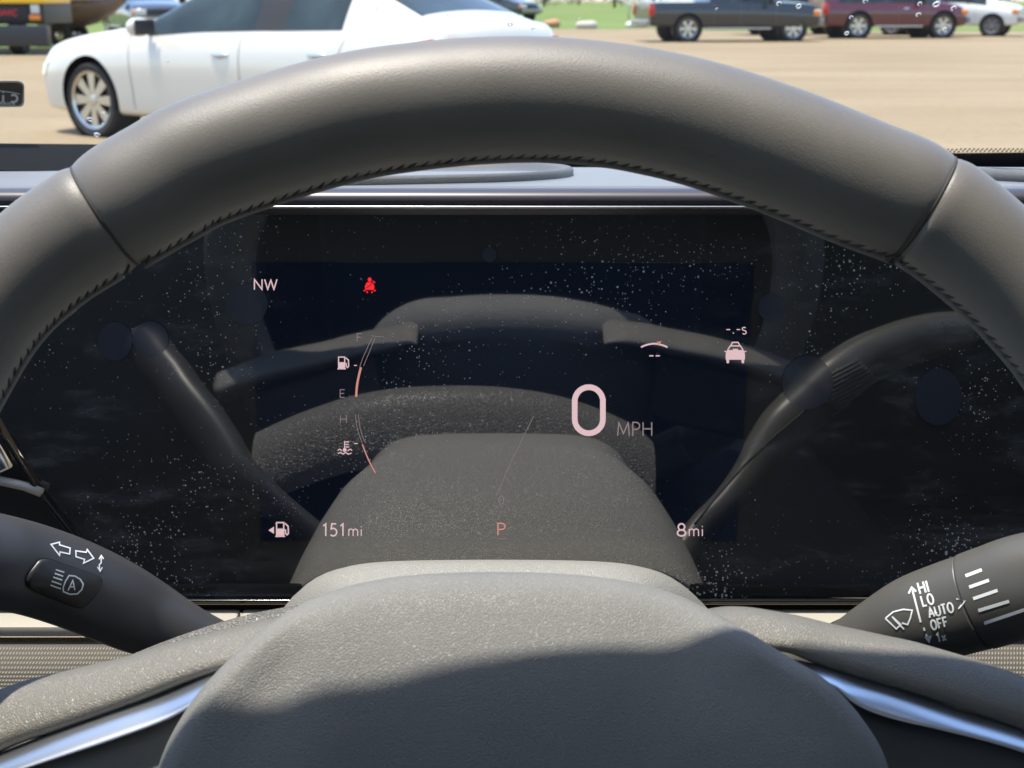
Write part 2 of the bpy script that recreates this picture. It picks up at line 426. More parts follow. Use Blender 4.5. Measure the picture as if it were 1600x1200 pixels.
# ---- stroke lettering ------------------------------------------------------
def arc(cx, cy, rx, ry, a0, a1, n=12): return [(cx+rx*math.cos(math.radians(lerp(a0, a1, i/n))), cy+ry*math.sin(math.radians(lerp(a0, a1, i/n)))) for i in range(n+1)]
G = {
 'N': (.74, [[(0,0),(0,1),(.74,0),(.74,1)]]), 'W': (1.2, [[(0,1),(.3,0),(.6,.95),(.9,0),(1.2,1)]]),
 'F': (.5, [[(.5,1),(0,1),(0,0)],[(0,.52),(.44,.52)]]), 'E': (.52, [[(.52,1),(0,1),(0,0),(.52,0)],[(0,.52),(.46,.52)]]),
 'H': (.7, [[(0,0),(0,1)],[(.7,0),(.7,1)],[(0,.52),(.7,.52)]]),
 'M': (.95, [[(0,0),(.1,1),(.475,.15),(.85,1),(.95,0)]]),
 'P': (.55, [[(0,0),(0,1)]+arc(.27,.74,.28,.26,90,-90)+[(0,.48)]]),
 '0': (.6, [arc(.3,.5,.3,.5,90,450,24)]), 'O': (.72, [arc(.36,.5,.36,.5,90,450,24)]),
 '1': (.3, [[(0,.82),(.22,1),(.22,0)]]), '5': (.55, [[(.5,1),(.12,1),(.07,.58)]+arc(.25,.32,.3,.31,110,-140,14)]),
 '8': (.58, [arc(.29,.74,.23,.26,270,630,20), arc(.29,.25,.29,.25,90,450,20)]),
 'm': (.85, [[(0,0),(0,.66)],[(0,.42)]+arc(.21,.45,.2,.21,170,0,8)+[(.41,0)],[(.42,.42)]+arc(.63,.45,.21,.21,170,0,8)+[(.84,0)]]),
 'i': (.06, [[(.03,0),(.03,.64)],[(.03,.84),(.03,.93)]]), 's': (.42, [arc(.21,.5,.19,.15,40,230,10)+arc(.21,.17,.2,.17,60,-140,10)]),
 'I': (.1, [[(.05,0),(.05,1)]]), 'L': (.5, [[(0,1),(0,0),(.5,0)]]), 'A': (.7, [[(0,0),(.35,1),(.7,0)],[(.12,.34),(.58,.34)]]),
 'U': (.64, [[(0,1),(0,.32)]+arc(.32,.32,.32,.32,180,360,10)+[(.64,1)]]), 'T': (.6, [[(0,1),(.6,1)],[(.3,1),(.3,0)]]),
 'x': (.45, [[(0,0),(.45,.62)],[(0,.62),(.45,0)]]), 'G': (.75, [arc(.38,.5,.38,.5,50,340,18)+[(.74,.48),(.42,.48)]]),
 'C': (.7, [arc(.38,.5,.38,.5,50,310,18)]), 'c': (.6, [arc(.3,.33,.3,.33,50,310,16)]), 'V': (.68, [[(0,1),(.34,0),(.68,1)]]),
 'R': (.6, [[(0,0),(0,1)]+arc(.27,.74,.28,.26,90,-90)+[(0,.48)],[(.27,.48),(.58,0)]]), ' ': (.35, []), '.': (.08, [[(.04,0),(.04,.09)]]), '-': (.35, [[(0,.45),(.35,.45)]]),
}
def text_lines(s, u, v, h, sx=1.0, gap=.22, ang=0, shear=0):
    """polylines in pixels: baseline start (u,v), cap height h px"""
    out_ = []; x = 0; ca, sa = math.cos(math.radians(ang)), math.sin(math.radians(ang))
    for ch in s:
        wd, pl = G[ch]
        for l in pl:
            out_.append([(u+((x+a)*h*sx+b*h*shear)*ca - b*h*sa, v-((x+a)*h*sx+b*h*shear)*sa - b*h*ca) for a, b in l])
        x += wd+gap
    return out_
sf_ = None
def strokes(mb, lines, wpx, fn, base=0.0):
    """flat mitred ribbons on the surface fn(u,v,lift)"""
    for li, L in enumerate(lines):
        L = [Vector(p) for p in L]
        if fn not in (sf_,):
            L2 = [L[0]]
            for p in L[1:]:
                k_ = max(1, int((p-L2[-1]).length/4)); a_ = L2[-1]
                for q_ in range(1, k_+1): L2.append(a_.lerp(p, q_/k_))
            L = L2
        n = len(L)
        if n < 2: continue
        closed = (L[0]-L[-1]).length < .01
        if closed: L = L[:-1]; n -= 1
        vs = []; ok = True
        for i, p in enumerate(L):
            a = L[i-1] if (i or closed) else None; b = L[(i+1) % n] if (i < n-1 or closed) else None
            d1 = (p-a).normalized() if a is not None else None; d2 = (b-p).normalized() if b is not None else None
            if d1 is None: d1 = d2
            if d2 is None: d2 = d1
            n1 = Vector((-d1.y, d1.x)); n2 = Vector((-d2.y, d2.x)); m_ = n1+n2
            m_ = m_.normalized() if m_.length > .05 else n1
            k = wpx/2/max(.45, m_.dot(n1))
            e = Vector((0, 0))
            for sgn in (1, -1):
                q = p+m_*k*sgn
                P = fn(q.x, q.y, base+.00003+.00002*(li % 9))
                if P is None: ok = False; break
                vs.append(P)
            if not ok: break
        if not ok: continue
        fs = [(2*i, 2*((i+1) % n), 2*((i+1) % n)+1, 2*i+1) for i in range(n if closed else n-1)]
        mb.add(vs, fs)
def fill(mb, poly, fn, lift=.00005):
    vs = [fn(u, v, lift) for u, v in poly]
    if any(x is None for x in vs): return
    mb.add(vs, [tuple(range(len(vs)))])

# ---- turn signal stalk (left)
ts = empty('turn_signal_lever', at(300, 980, .52), 'black lever left of the hub with arrow marks and headlight button', 'control lever')
tsb = stalk_mesh('lever_arm', [(560,1120,.53,36),(430,1056,.525,36),(345,1012,.52,38),(285,989,.515,48),(225,963,.51,60),(170,936,.50,66),(110,910,.49,69),(50,890,.48,71),(0,879,.47,74),(-60,866,.46,74),(-120,850,.45,71),(-170,842,.445,58),(-190,838,.443,30)], STALK, ts, .66)
T1 = bvh(tsb); d1 = lambda u, v, l=0: drape(T1, u, v, l+.0002)
mb = MB()
btn = cr([(40,905),(52,885),(68,873),(110,886),(150,900),(158,908),(152,925),(134,945),(120,949),(85,936),(48,921)], 4, True)
vs = []; rings = ((1.0, .0003), (.97, .0013), (.9, .0016), (.02, .0016))
for s_, l_ in rings:
    for u, v in btn: vs.append(d1(99+(u-99)*s_, 911+(v-911)*s_, l_))
n = len(btn); mb.add(vs, [(i*n+k, i*n+(k+1) % n, (i+1)*n+(k+1) % n, (i+1)*n+k) for i in range(3) for k in range(n)]); button = mb.build('button', mat('button plastic', (.022, .022, .023), .4), ts)
T1b = bvh(button); d1b = lambda u, v, l=0: drape(T1b, u, v, l+.0002) or d1(u, v, l+.0018)
mb = MB(); strokes(mb, [btn+[btn[0]]], 2.6, d1); mb.build('button_gap', BLACKM, ts)
mb = MB()
z6 = lambda L: [(a/2.4, b/2.4+700) for a, b in L]
ar = [(190,362),(222,354),(222,364),(262,376),(260,398),(224,390),(222,403),(190,362)]
strokes(mb, [z6(ar)], 2.1, d1)
ar = [(283,386),(322,392),(326,382),(350,414),(312,432),(316,418),(284,408),(283,386)]
strokes(mb, [z6(ar)], 2.1, d1)
strokes(mb, [z6([(378,410),(378,432),(371,438),(373,458)]), z6([(370,418),(378,404),(387,417)]), z6([(364,446),(374,462),(382,448)])], 1.8, d1)
mb.build('arrow_mark', WHITEINK, ts)
mb = MB()
strokes(mb, [z6([(208,456),(240,466)]), z6([(204,470),(236,481)]), z6([(198,484),(232,495)]), z6([(192,499),(229,511)]), z6([(188,513),(227,527)])], 2.2, d1b)
strokes(mb, [z6([(258,478),(244,500),(236,522),(237,538),(262,548),(290,546),(306,530),(311,510),(300,492),(280,480),(258,478)])], 2.2, d1b)
strokes(mb, [z6([(254,534),(272,496),(280,532)]), z6([(262,520),(277,520)])], 2.0, d1b)
mb.build('headlight_symbol', WHITEINK, ts)

# ---- wiper stalk (right)
ws = empty('wiper_lever', at(1300, 990, .52), 'dark grey lever right of the hub printed with HI LO AUTO OFF 1x', 'control lever')
wsb = stalk_mesh('lever_arm', [(1130,1085,.525,34),(1185,1066,.512,36),(1250,1044,.503,40),(1325,1018,.490,49),(1375,995,.481,59),(1430,970,.473,69),(1480,953,.467,73),(1523,940,.462,75)], STALK2, ws, .74)
wsk = stalk_mesh('wiper_knob', [(1525,939.3,.462,76.5),(1560,928,.458,78),(1610,912,.453,79),(1700,893,.444,77),(1781,880,.438,74),(1881,870,.431,70),(1980,868,.425,66),(2080,872,.420,56),(2120,876,.418,30)], STALK2, ws, .74)
T2 = bvh(wsb); T23 = BVHTree.FromPolygons([v.co+ws.location for o_ in (wsb, wsk) for v in o_.data.vertices], [tuple(i+k for i in p.vertices) for o_, k in ((wsb, 0), (wsk, len(wsb.data.vertices))) for p in o_.data.polygons])
d2 = lambda u, v, l=0: drape(T23, u, v, l+.0002)
T3 = bvh(wsk); d3 = lambda u, v, l=0: drape(T3, u, v, l+.0002)
p_, t_ = at(1513, 920.5, .489), (at(1540,912,.485)-at(1512,921,.489)).normalized()
z3 = lambda L: [(a/4.571+1250, b/4.571+820) for a, b in L]
mb = MB()
strokes(mb, text_lines('HI', 1438.5, 928, 17.5, .72, .34, 13, -.04), 2.9, d2)
strokes(mb, text_lines('LO', 1443, 947, 16, .72, .32, 13, -.04), 2.9, d2)
strokes(mb, text_lines('AUTO', 1453, 965, 15, .76, .26, 14), 2.8, d2)
strokes(mb, text_lines('OFF', 1457, 984, 14.5, .76, .30, 14), 2.8, d2)
strokes(mb, text_lines('1x', 1466, 1003, 13.5, .9, .34, 14), 2.8, d2)
mb.build('lettering', WHITEINK, ws)
mb = MB()
strokes(mb, [z3([(864,696),(806,470)]), z3([(778,492),(800,450),(832,478)])], 3.0, d2)
strokes(mb, [z3([(884,732),(892,756)]), z3([(902,778),(908,800)])], 3.0, d2)
fill(mb, z3([(888,796),(945,786),(925,842)]), d2, .0003)
strokes(mb, [z3([(1118,528),(1178,545),(1132,600)])], 2.4, d2)
strokes(mb, [z3([(612,668),(668,622),(740,604),(803,610),(790,665),(770,712),(730,700)]), z3([(612,668),(690,742),(722,712),(660,655)]), z3([(660,655),(690,690),(745,745)])], 2.4, d2)
mb.build('wiper_symbol', WHITEINK, ws)
def drape_m(tree, u, v, lift=.0003):
    p = sp(u, v); d = ray(u, v).normalized(); d = d-SN*2*d.dot(SN); h = tree.ray_cast(p, d)
    if h[0] is None: return None
    n = h[1] if h[1].dot(d) < 0 else -h[1]
    return h[0]+n*lift
mb = MB()
for k in range(10):
    t = k/9
    for T_ in (T2, T3):
        q = [drape_m(T_, lerp(lerp(1262,1340,t*.0+f*1.0), 0, 0)+t*42, lerp(604,563,f)+t*38, .0002) for f in [i/7 for i in range(8)]]
        q = [x for x in q if x]
        if len(q) > 2: mb.tube(q, .0010, 6)
mb.build('grip_ribs', STALK2, ws)
mb = MB(); q = [drape_m(T2, u, v, .0001) for u, v in cr([(1085,818),(1120,775),(1165,725),(1210,682),(1250,648),(1268,628)], 6)]; q = [x for x in q if x]
if len(q) > 3: mb.tube(q, .0007, 6); mb.build('mould_line', BLACKM, ws)
for a, b in (((1184,366),(1300,322)), ((1210,446),(1352,396)), ((1238,528),(1412,468)), ((1274,612),(1494,545)), ((1316,702),(1640,592))):
    mb = MB(); q = z3([a, b]); strokes(mb, [[(lerp(q[0][0], q[1][0], t/6), lerp(q[0][1], q[1][1], t/6)) for t in range(7)]], 5.2, d3); mb.build('speed_bar', WHITEINK, ws)

# ================================================================== INSTRUMENT DISPLAY
disp = empty('instrument_display', sp(790, 935, -.02), 'dusty black digital instrument display reading 0 MPH behind the steering wheel', 'display')
def glass_mat():
    m = mat('display glass', (.036, .035, .033), .03, spec=.5, ior=2.6)
    t = m.node_tree; b = t.nodes['Principled BSDF']; tc = t.nodes.new('ShaderNodeTexCoord')
    sub = []
    for sc_, th, keep in ((400, .075, .78), (850, .12, .84)):
        v = t.nodes.new('ShaderNodeTexVoronoi'); v.inputs['Scale'].default_value = sc_; lk(t, tc.outputs['Object'], v.inputs['Vector'])
        ls = t.nodes.new('ShaderNodeMath'); ls.operation = 'LESS_THAN'; lk(t, v.outputs['Distance'], ls.inputs[0])
        sep = t.nodes.new('ShaderNodeSeparateColor'); lk(t, v.outputs['Color'], sep.inputs[0])
        nz = t.nodes.new('ShaderNodeTexNoise'); nz.inputs['Scale'].default_value = 14; nz.inputs['Detail'].default_value = 3; lk(t, tc.outputs['Object'], nz.inputs['Vector'])
        # threshold varies per speck and with the noise: dust gathers in drifts
        k = t.nodes.new('ShaderNodeMath'); k.operation = 'MULTIPLY_ADD'; k.inputs[1].default_value = 1.3; lk(t, nz.outputs['Fac'], k.inputs[0]); k.inputs[2].default_value = -.66
        ad = t.nodes.new('ShaderNodeMath'); ad.operation = 'ADD'; lk(t, sep.outputs[0], ad.inputs[0]); lk(t, k.outputs[0], ad.inputs[1])
        mr = t.nodes.new('ShaderNodeMapRange'); mr.inputs['From Min'].default_value = keep; mr.inputs['From Max'].default_value = 1.25; mr.inputs['To Min'].default_value = 0; mr.inputs['To Max'].default_value = th*4
        lk(t, ad.outputs[0], mr.inputs['Value']); lk(t, mr.outputs[0], ls.inputs[1]); sub.append(ls.outputs[0])
    mx0 = t.nodes.new('ShaderNodeMath'); mx0.operation = 'MAXIMUM'; lk(t, sub[0], mx0.inputs[0]); lk(t, sub[1], mx0.inputs[1])
    # wiped dust film, thicker towards both lower corners
    sx_ = t.nodes.new('ShaderNodeSeparateXYZ'); lk(t, tc.outputs['Object'], sx_.inputs[0])
    ab_ = t.nodes.new('ShaderNodeMath'); ab_.operation = 'ABSOLUTE'; lk(t, sx_.outputs[0], ab_.inputs[0])
    m1 = t.nodes.new('ShaderNodeMapRange'); m1.inputs['From Min'].default_value = .07; m1.inputs['From Max'].default_value = .16; m1.interpolation_type = 'SMOOTHSTEP'; lk(t, ab_.outputs[0], m1.inputs['Value'])
    mp_ = t.nodes.new('ShaderNodeMapping'); mp_.inputs['Rotation'].default_value = (0, .6, 0); mp_.inputs['Scale'].default_value = (1, 1, 3); lk(t, tc.outputs['Object'], mp_.inputs[0])
    nf_ = t.nodes.new('ShaderNodeTexNoise'); nf_.inputs['Scale'].default_value = 22; nf_.inputs['Detail'].default_value = 9; nf_.inputs['Roughness'].default_value = .75; lk(t, mp_.outputs[0], nf_.inputs['Vector'])
    m2 = t.nodes.new('ShaderNodeMapRange'); m2.inputs['From Min'].default_value = .52; m2.inputs['From Max'].default_value = .80; m2.inputs['To Max'].default_value = .17; lk(t, nf_.outputs['Fac'], m2.inputs['Value'])
    m3 = t.nodes.new('ShaderNodeMath'); m3.operation = 'MULTIPLY'; lk(t, m1.outputs[0], m3.inputs[0]); lk(t, m2.outputs[0], m3.inputs[1])
    mx = t.nodes.new('ShaderNodeMath'); mx.operation = 'MAXIMUM'; lk(t, mx0.outputs[0], mx.inputs[0]); lk(t, m3.outputs[0], mx.inputs[1])
    dust = t.nodes.new('ShaderNodeBsdfDiffuse'); dust.inputs[0].default_value = (.75, .74, .70, 1)
    # dust grains stand proud of the glass and catch light from above
    nrm = t.nodes.new('ShaderNodeCombineXYZ'); nrm.inputs[1].default_value = -.5; nrm.inputs[2].default_value = .85
    lk(t, nrm.outputs[0], dust.inputs['Normal'])
    ms = t.nodes.new('ShaderNodeMixShader'); s2 = t.nodes.new('ShaderNodeMath'); s2.operation = 'MULTIPLY'; s2.inputs[1].default_value = .7; lk(t, mx.outputs[0], s2.inputs[0])
    lk(t, s2.outputs[0], ms.inputs[0]); lk(t, b.outputs[0], ms.inputs[1]); lk(t, dust.outputs[0], ms.inputs[2])
    lk(t, ms.outputs[0], t.nodes['Material Output'].inputs['Surface'])
    return m
GLASS = glass_mat()
# black glass plate
gl = [(-330,327),(2100,318),(2100,880),(1600,915),(1330,932),(1240,936),(700,938),(330,938),(262,930),(225,915),(180,888),(130,845),(70,765),(30,705),(0,652),(-60,560),(-160,430)]
MB().prism([sp(u, v) for u, v in gl], -SN*.006).build('cover_glass', GLASS, disp, smooth=False)
LCD = mat('display panel', (.004, .007, .016), .03, ior=2.6)
t = LCD.node_tree
# same dusty glass with a bluer panel below it
LCD = GLASS.copy(); LCD.name = 'display panel glass'; LCD.node_tree.nodes['Principled BSDF'].inputs['Base Color'].default_value = (.008, .011, .019, 1); LCD.node_tree.nodes['Principled BSDF'].inputs['Emission Color'].default_value = (.1, .2, .5, 1); LCD.node_tree.nodes['Principled BSDF'].inputs['Emission Strength'].default_value = .002
MB().prism([sp(u, v, .0003) for u, v in [(393,409),(1178,411),(1150,845),(408,845)]], SN*.0002).build('screen', LCD, disp, smooth=False)
PINK = mat('lit pink', (.02, .02, .02), .5, emis=((.72, .50, .52), .38))
DIM = mat('lit dim', (.02, .02, .02), .5, emis=((.50, .38, .40), .20))
SALM = mat('lit salmon', (.02, .02, .02), .5, emis=((.85, .36, .30), .27))
REDL = mat('lit red', (.02, .0, .0), .5, emis=((.85, .02, .03), .42))
sf = lambda u, v, l=0: sp(u, v, .0008+l)
def glyph(name, lines, wpx, m):
    mb = MB(); strokes(mb, lines, wpx, sf); return mb.build(name, m, disp, smooth=False)
glyph('compass_reading', text_lines('NW', 397.5, 452.5, 16, 1.0, .26), 1.9, PINK)
glyph('speed_digit', [[(920+x, 641+y) for x, y in ([(22,-18)]+[(22*math.cos(a), -14-22*math.sin(a)) for a in [PI*i/14 for i in range(0,15)]]+[(22*math.cos(a), 14-22*math.sin(a)) for a in [PI+PI*i/14 for i in range(0,15)]]+[(22,-18)])]], 8.8, PINK)
glyph('speed_unit', text_lines('MPH', 965, 681, 21, .92, .28), 1.8, DIM)
glyph('range_reading', text_lines('151', 505, 837.5, 19, .95, .32), 2.2, PINK)
glyph('range_unit', text_lines('mi', 545, 837.5, 16.5, 1.0, .3), 1.5, PINK)
glyph('odometer_reading', text_lines('8', 1058.5, 837.5, 19, 1.15, .3), 2.3, PINK)
glyph('odometer_unit', text_lines('mi', 1077, 837.5, 16.5, 1.05, .3), 1.5, PINK)
glyph('gear_reading', text_lines('P', 778, 836, 18.5, 1.1), 2.1, SALM)
glyph('gear_underline', [[(777,841.5),(791,841.5)]], 1.0, DIM)
glyph('power_reading', text_lines('0', 779.5, 787, 13, .95), 1.0, DIM)
glyph('gauge_letter', text_lines('F', 558, 533, 12, 1.2), 1.1, DIM)
glyph('gauge_letter', text_lines('E', 531.5, 621, 12, 1.1), 1.1, DIM)
glyph('gauge_letter', text_lines('H', 532, 661, 12, 1.1), 1.1, DIM)
glyph('gauge_arc', [cr([(581,528),(572,548),(566,562),(562,574)],4), cr([(586,528),(578,548),(572,562),(568,572)],4), [(580,524.5),(597,526.5)]], .8, DIM)
glyph('fuel_level', [cr([(564,574),(560,590),(557.5,605),(556.5,620)],4)], 3.4, SALM)
glyph('gauge_arc', [cr([(555,647),(558,668),(562,682),(566,692)],4), cr([(560,647),(562,665),(566,680),(571,692)],4), [(550,664),(554,668)]], .8, DIM)
glyph('temperature_level', [cr([(566,694),(573,712),(580,727),(587,739)],4)], 1.8, SALM)
glyph('gauge_tick', [[(553,571),(557.5,571)]], 1.3, PINK); glyph('gauge_tick', [[(553,693),(559,693)]], 1.3, PINK)
glyph('headway_reading', [[(1135,515),(1141,515)],[(1151,515),(1156.5,515)],[(1145,520.5),(1147,520.5)]]+text_lines('s', 1159.5, 522, 16, 1.0), 1.4, PINK)
glyph('steering_indicator', [cr([(1001.5,542.5),(1010,539),(1022,537),(1034,539),(1043,542.5)],4)], 2.6, PINK)
glyph('steering_indicator_dash', [[(1014.5,556),(1021,556)],[(1024.5,556),(1031,556)]], 1.8, PINK)
glyph('needle', [[(834,650),(800,718),(775,776)]], .7, DIM)
mb = MB(); fill(mb, [(1026,533),(1029,534),(1034,532.5),(1029,540)], sf, .0002); mb.build('steering_pointer', SALM, disp, smooth=False)
def pump(ox, oy, s, name):
    mb = MB(); q = lambda L: [(ox+a*s, oy+b*s) for a, b in L]
    strokes(mb, [q([(1,10),(1,1),(11,1),(11,10)]), q([(12.5,2),(17,6),(17.5,16),(15.5,18),(13.5,16),(13.5,11.5),(11.5,11)])], 1.7*s, sf)
    fill(mb, q([(.2,9.5),(11.8,9.5),(11.8,19.2),(.2,19.2)]), sf, .00025); fill(mb, q([(-.8,19.4),(12.8,19.4),(12.8,21),(-.8,21)]), sf, .00025)
    mb.build(name, PINK, disp, smooth=False)
pump(528, 557, .96, 'fuel_symbol'); pump(431, 815.5, 1.12, 'fuel_door_symbol')
mb = MB(); fill(mb, [(419.5,828.5),(428,823),(428,834)], sf); mb.build('fuel_side_arrow', PINK, disp, smooth=False)
mb = MB(); strokes(mb, [[(538.5,689),(538.5,702)],[(540,690.5),(545.5,690.5)],[(540,694.5),(544.5,694.5)],[(540,698.5),(545.5,698.5)]], 1.6, sf)
strokes(mb, [cr([(527.5,704),(531,702),(534,704.5)],3), cr([(543,704.5),(547,702),(550,704)],3), cr([(528,709),(532,707),(536,709.5),(540,707),(544,709.5),(549,708)],3)], 1.5, sf)
fill(mb, [(538.5+3*math.cos(a*PI/5), 703+3*math.sin(a*PI/5)) for a in range(10)], sf, .00025)
mb.build('coolant_symbol', PINK, disp, smooth=False)
mb = MB()
fill(mb, [(1136,547),(1162,547),(1164,553),(1164,562),(1134,562),(1134,553)], sf, .0002); fill(mb, [(1135,562.2),(1139.5,562.2),(1139,567.5),(1135.5,567.5)], sf); fill(mb, [(1158.5,562.2),(1163,562.2),(1162.5,567.5),(1159,567.5)], sf)
strokes(mb, [[(1137,547),(1141,540.5),(1157,540.5),(1161,547)], [(1142,540),(1144.5,535),(1153.5,535),(1156,540)], [(1132,549),(1135,549.5)], [(1163,549.5),(1166,549)], [(1145,546),(1153,546)]], 1.8, sf)
mb.build('car_ahead_symbol', PINK, disp, smooth=False)
mb = MB()
fill(mb, [(577.5+3.1*math.cos(a*PI/6), 437+3.4*math.sin(a*PI/6)) for a in range(12)], sf)
fill(mb, [(573,441),(582,441),(585,447),(584.5,453),(570.5,453),(570,447)], sf, .0002)
strokes(mb, [[(568,453.5),(571,455)],[(587,453.5),(584,455)],[(573,455),(574.5,458)],[(582,455),(580.5,458)],[(582,439),(586,442)]], 1.8, sf, .0002)
mb.build('seat_belt_warning', REDL, disp, smooth=False)
mb = MB(); strokes(mb, [[(572,450),(578,446),(583,440)]], 1.0, sf, .0004); mb.build('seat_belt_strap', BLACKM, disp, smooth=False)
# faint round bluish discs laid over the glass
DISC = mat('bluish disc', (.042, .046, .060), .08, ior=1.9)
for u, v, a, b in ((385,475,33,32),(235,530,28,28),(180,533,27,30),(1205,480,21,21),(765,398,11,12),(1466,620,37,45),(1262,598,40,42)):
    MB().prism([sp(u+a*math.cos(k*PI/24), v+b*math.sin(k*PI/24), .0006) for k in range(48)], SN*.00005).build('faint_disc', DISC, disp, smooth=False)

# ================================================================== DASHBOARD
dash = empty('dashboard', at(800, 1000, .63), 'grey and cream dashboard around the display, with vinyl top under the windshield', 'dashboard')
YT = sp(790, 327).y
def strip(name, rows, m, us=(-900, 2600), n=40, parent=dash, smooth=True, curve=0.0):
    """rows of (y,z) profile swept across x"""
    mb = MB(); X = [lerp(-.62, .95, i/n) for i in range(n+1)]
    vs = [Vector((x, y+curve*x*x, z)) for x in X for y, z in rows]; r = len(rows)
    mb.add(vs, [(i*r+k, i*r+k+1, (i+1)*r+k+1, (i+1)*r+k) for i in range(n) for k in range(r-1)])
    return mb.build(name, m, parent, smooth)
zt = sp(790, 326).z
Z = lambda v, y: at(800, v, y).z
strip('display_hood', [(YT+.004, zt-.004), (YT-.004, zt-.002), (YT-.009, Z(318, YT-.009)), (YT-.010, Z(313, YT-.010)), (YT-.006, Z(300, YT-.006)), (YT-.001, Z(294.5, YT-.001)), (YT+.004, Z(293, YT+.004))], MAUVE)
strip('hood_trim', [(YT-.004, zt-.0002), (YT-.0095, Z(326, YT-.0095)), (YT-.0108, Z(324.5, YT-.0108)), (YT-.0108, Z(322.6, YT-.0108)), (YT-.0095, Z(321, YT-.0095)), (YT-.006, Z(321, YT-.006))], mat('bright trim', (.5, .5, .52), .25, metal=1))
def dz(y): return Z(293, YT+.004) - (y-YT-.004)*.085
strip('dash_top', [(YT+.0035, dz(YT+.004)-.004), (YT+.004, dz(YT+.004)-.001), (YT+.007, dz(YT+.007)+.0006), (YT+.02, dz(YT+.02)), (YT+.10, dz(YT+.1)), (YT+.25, dz(YT+.25)), (1.12, dz(1.0)-.03), (1.2, dz(1.0)-.08)], DASHTOP)
# recessed tray lip on the dash top (arched raised pad)
def lip():
    edge = cr([(380,296),(470,292),(560,290),(700,287),(800,284),(870,279),(896,273),(880,267),(830,262),(760,259),(600,262),(480,266),(380,272)], 5)
    vs = []; 
    y0 = YT+.006
    def on(u, v, l=0):
        r = ray(u, v); y = YT+.05
        for _ in range(6):
            y = (dz(y)+l-CAM.z)/r.z*r.y
        return CAM + r*(y/r.y)
    n = len(edge); mb = MB()
    c = on(640, 276)
    base = [on(u, v) for u, v in edge]
    ring = []
    for s_, l_ in ((1, -.001), (1, .0028), (.985, .0042), (.955, .0045), (.92, .0036), (.90, .001), (.88, -.0006), (0.02, -.0006)):
        for p in base: ring.append(c + (p-c)*s_ + Vector((0, 0, l_)))
    mb.add(ring, [(i*n+k, i*n+(k+1) % n, (i+1)*n+(k+1) % n, (i+1)*n+k) for i in range(7) for k in range(n)])
    return mb.build('head_up_surround', DASHGREY, dash)
lip()
# below the display: black recess, cream ledge, woven panel
yb = sp(790, 938).y
strip('lower_bezel', [(yb-.001, Z(934, yb-.001)), (yb-.009, Z(936, yb-.009)), (yb-.011, Z(939, yb-.011)), (yb-.010, Z(943, yb-.010)), (yb+.004, Z(946, yb+.004))], BLACKP)
strip('recess', [(yb+.012, Z(930, yb+.012)), (yb+.012, Z(957, yb+.012)), (yb+.004, Z(958, yb+.004))], BLACKM)
def ledge(u0, u1):
    mb = MB(); P = []
    y0, y1 = yb-.006, yb-.026
    z0 = Z(951, y0); z1 = z0-.001
    x0 = at(u0, 950, y0).x; x1 = at(u1, 950, y0).x
    mb.box(((x0+x1)/2, (y0+y1)/2, z0-.003), (x1-x0, y0-y1, .006), bev=.0018)
    return mb.build('cream_ledge', CREAM, dash, sh=40)
for a, b in ((-1500, -180), (-175, 376), (380, 900), (904, 1900), (1906, 3200)): ledge(a, b)
zl = Z(951, yb-.006)
strip('woven_panel', [(yb-.020, zl-.009), (yb-.028, zl-.010), (yb-.040, zl-.018), (yb-.053, zl-.034), (yb-.058, zl-.046)], WEAVE)
strip('knee_panel', [(yb-.057, zl-.044), (yb-.062, zl-.048), (yb-.066, zl-.06), (yb-.068, zl-.2), (yb-.0, zl-.5)], DASHGREY)
# vent at the left of the display
mb = MB(); mb.prism([sp(u, v, -.008) for u, v in ((-500,480),(-120,520),(-10,640),(20,720),(70,765),(150,860),(240,930),(240,960),(-500,960))], -SN*.01); mb.build('vent_recess', BLACKM, dash, smooth=False)
mb = MB(); mb.tube([sp(u, v, .004) for u, v in ((-160,560),(-60,640),(-18,690),(6,726),(-30,742),(-200,748))], .0042, 10); mb.build('vent_surround', CHROME, dash)
mb = MB(); mb.tube([sp(u, v, .004) for u, v in ((-300,738),(-100,742),(0,751),(40,760),(66,770))], .0024, 10); mb.build('side_trim', CREAM, dash)
mb = MB(); mb.tube([sp(u, v, .004) for u, v in ((-160,520),(-40,640),(10,690),(60,770),(128,855),(180,900),(232,928))], .0012, 8); mb.build('vent_edge', BLACKP, dash)
mb = MB(); Y_ = .80; mb.prism([at(u, v, Y_) for u, v in ((-400,262),(20,266),(70,268),(104,270),(104,299),(60,301),(0,304),(-400,310))], (0, .15, 0)); mb.build('pillar_foot', mat('dull black', (.006, .006, .006), .95, spec=.1), dash, smooth=False)
# defroster / speaker grille on the dash top at the right
def dashpt(u, v, l=0.0):
    r = ray(u, v); y = YT+.05
    for _ in range(8): y = (dz(y)+l-CAM.z)/r.z*r.y
    return CAM + r*(y/r.y)
mb = MB(); mb.tube([dashpt(u, v, .002) for u, v in ((1500,262),(1525,272),(1560,276),(1640,280),(1800,284))], .004, 10); mb.build('speaker_surround', DASHGREY, dash)
for j in range(3):
    mb = MB()
    for i in range(60):
        u = 1530+i*4.2; v = 262+j*3.6+i*.12
        p = dashpt(u, v, .0012); mb.box(p, (.0013, .0022, .0008))
    mb.build('grille_row', mat('grille dots', (.3, .3, .3), .5), dash, smooth=False)

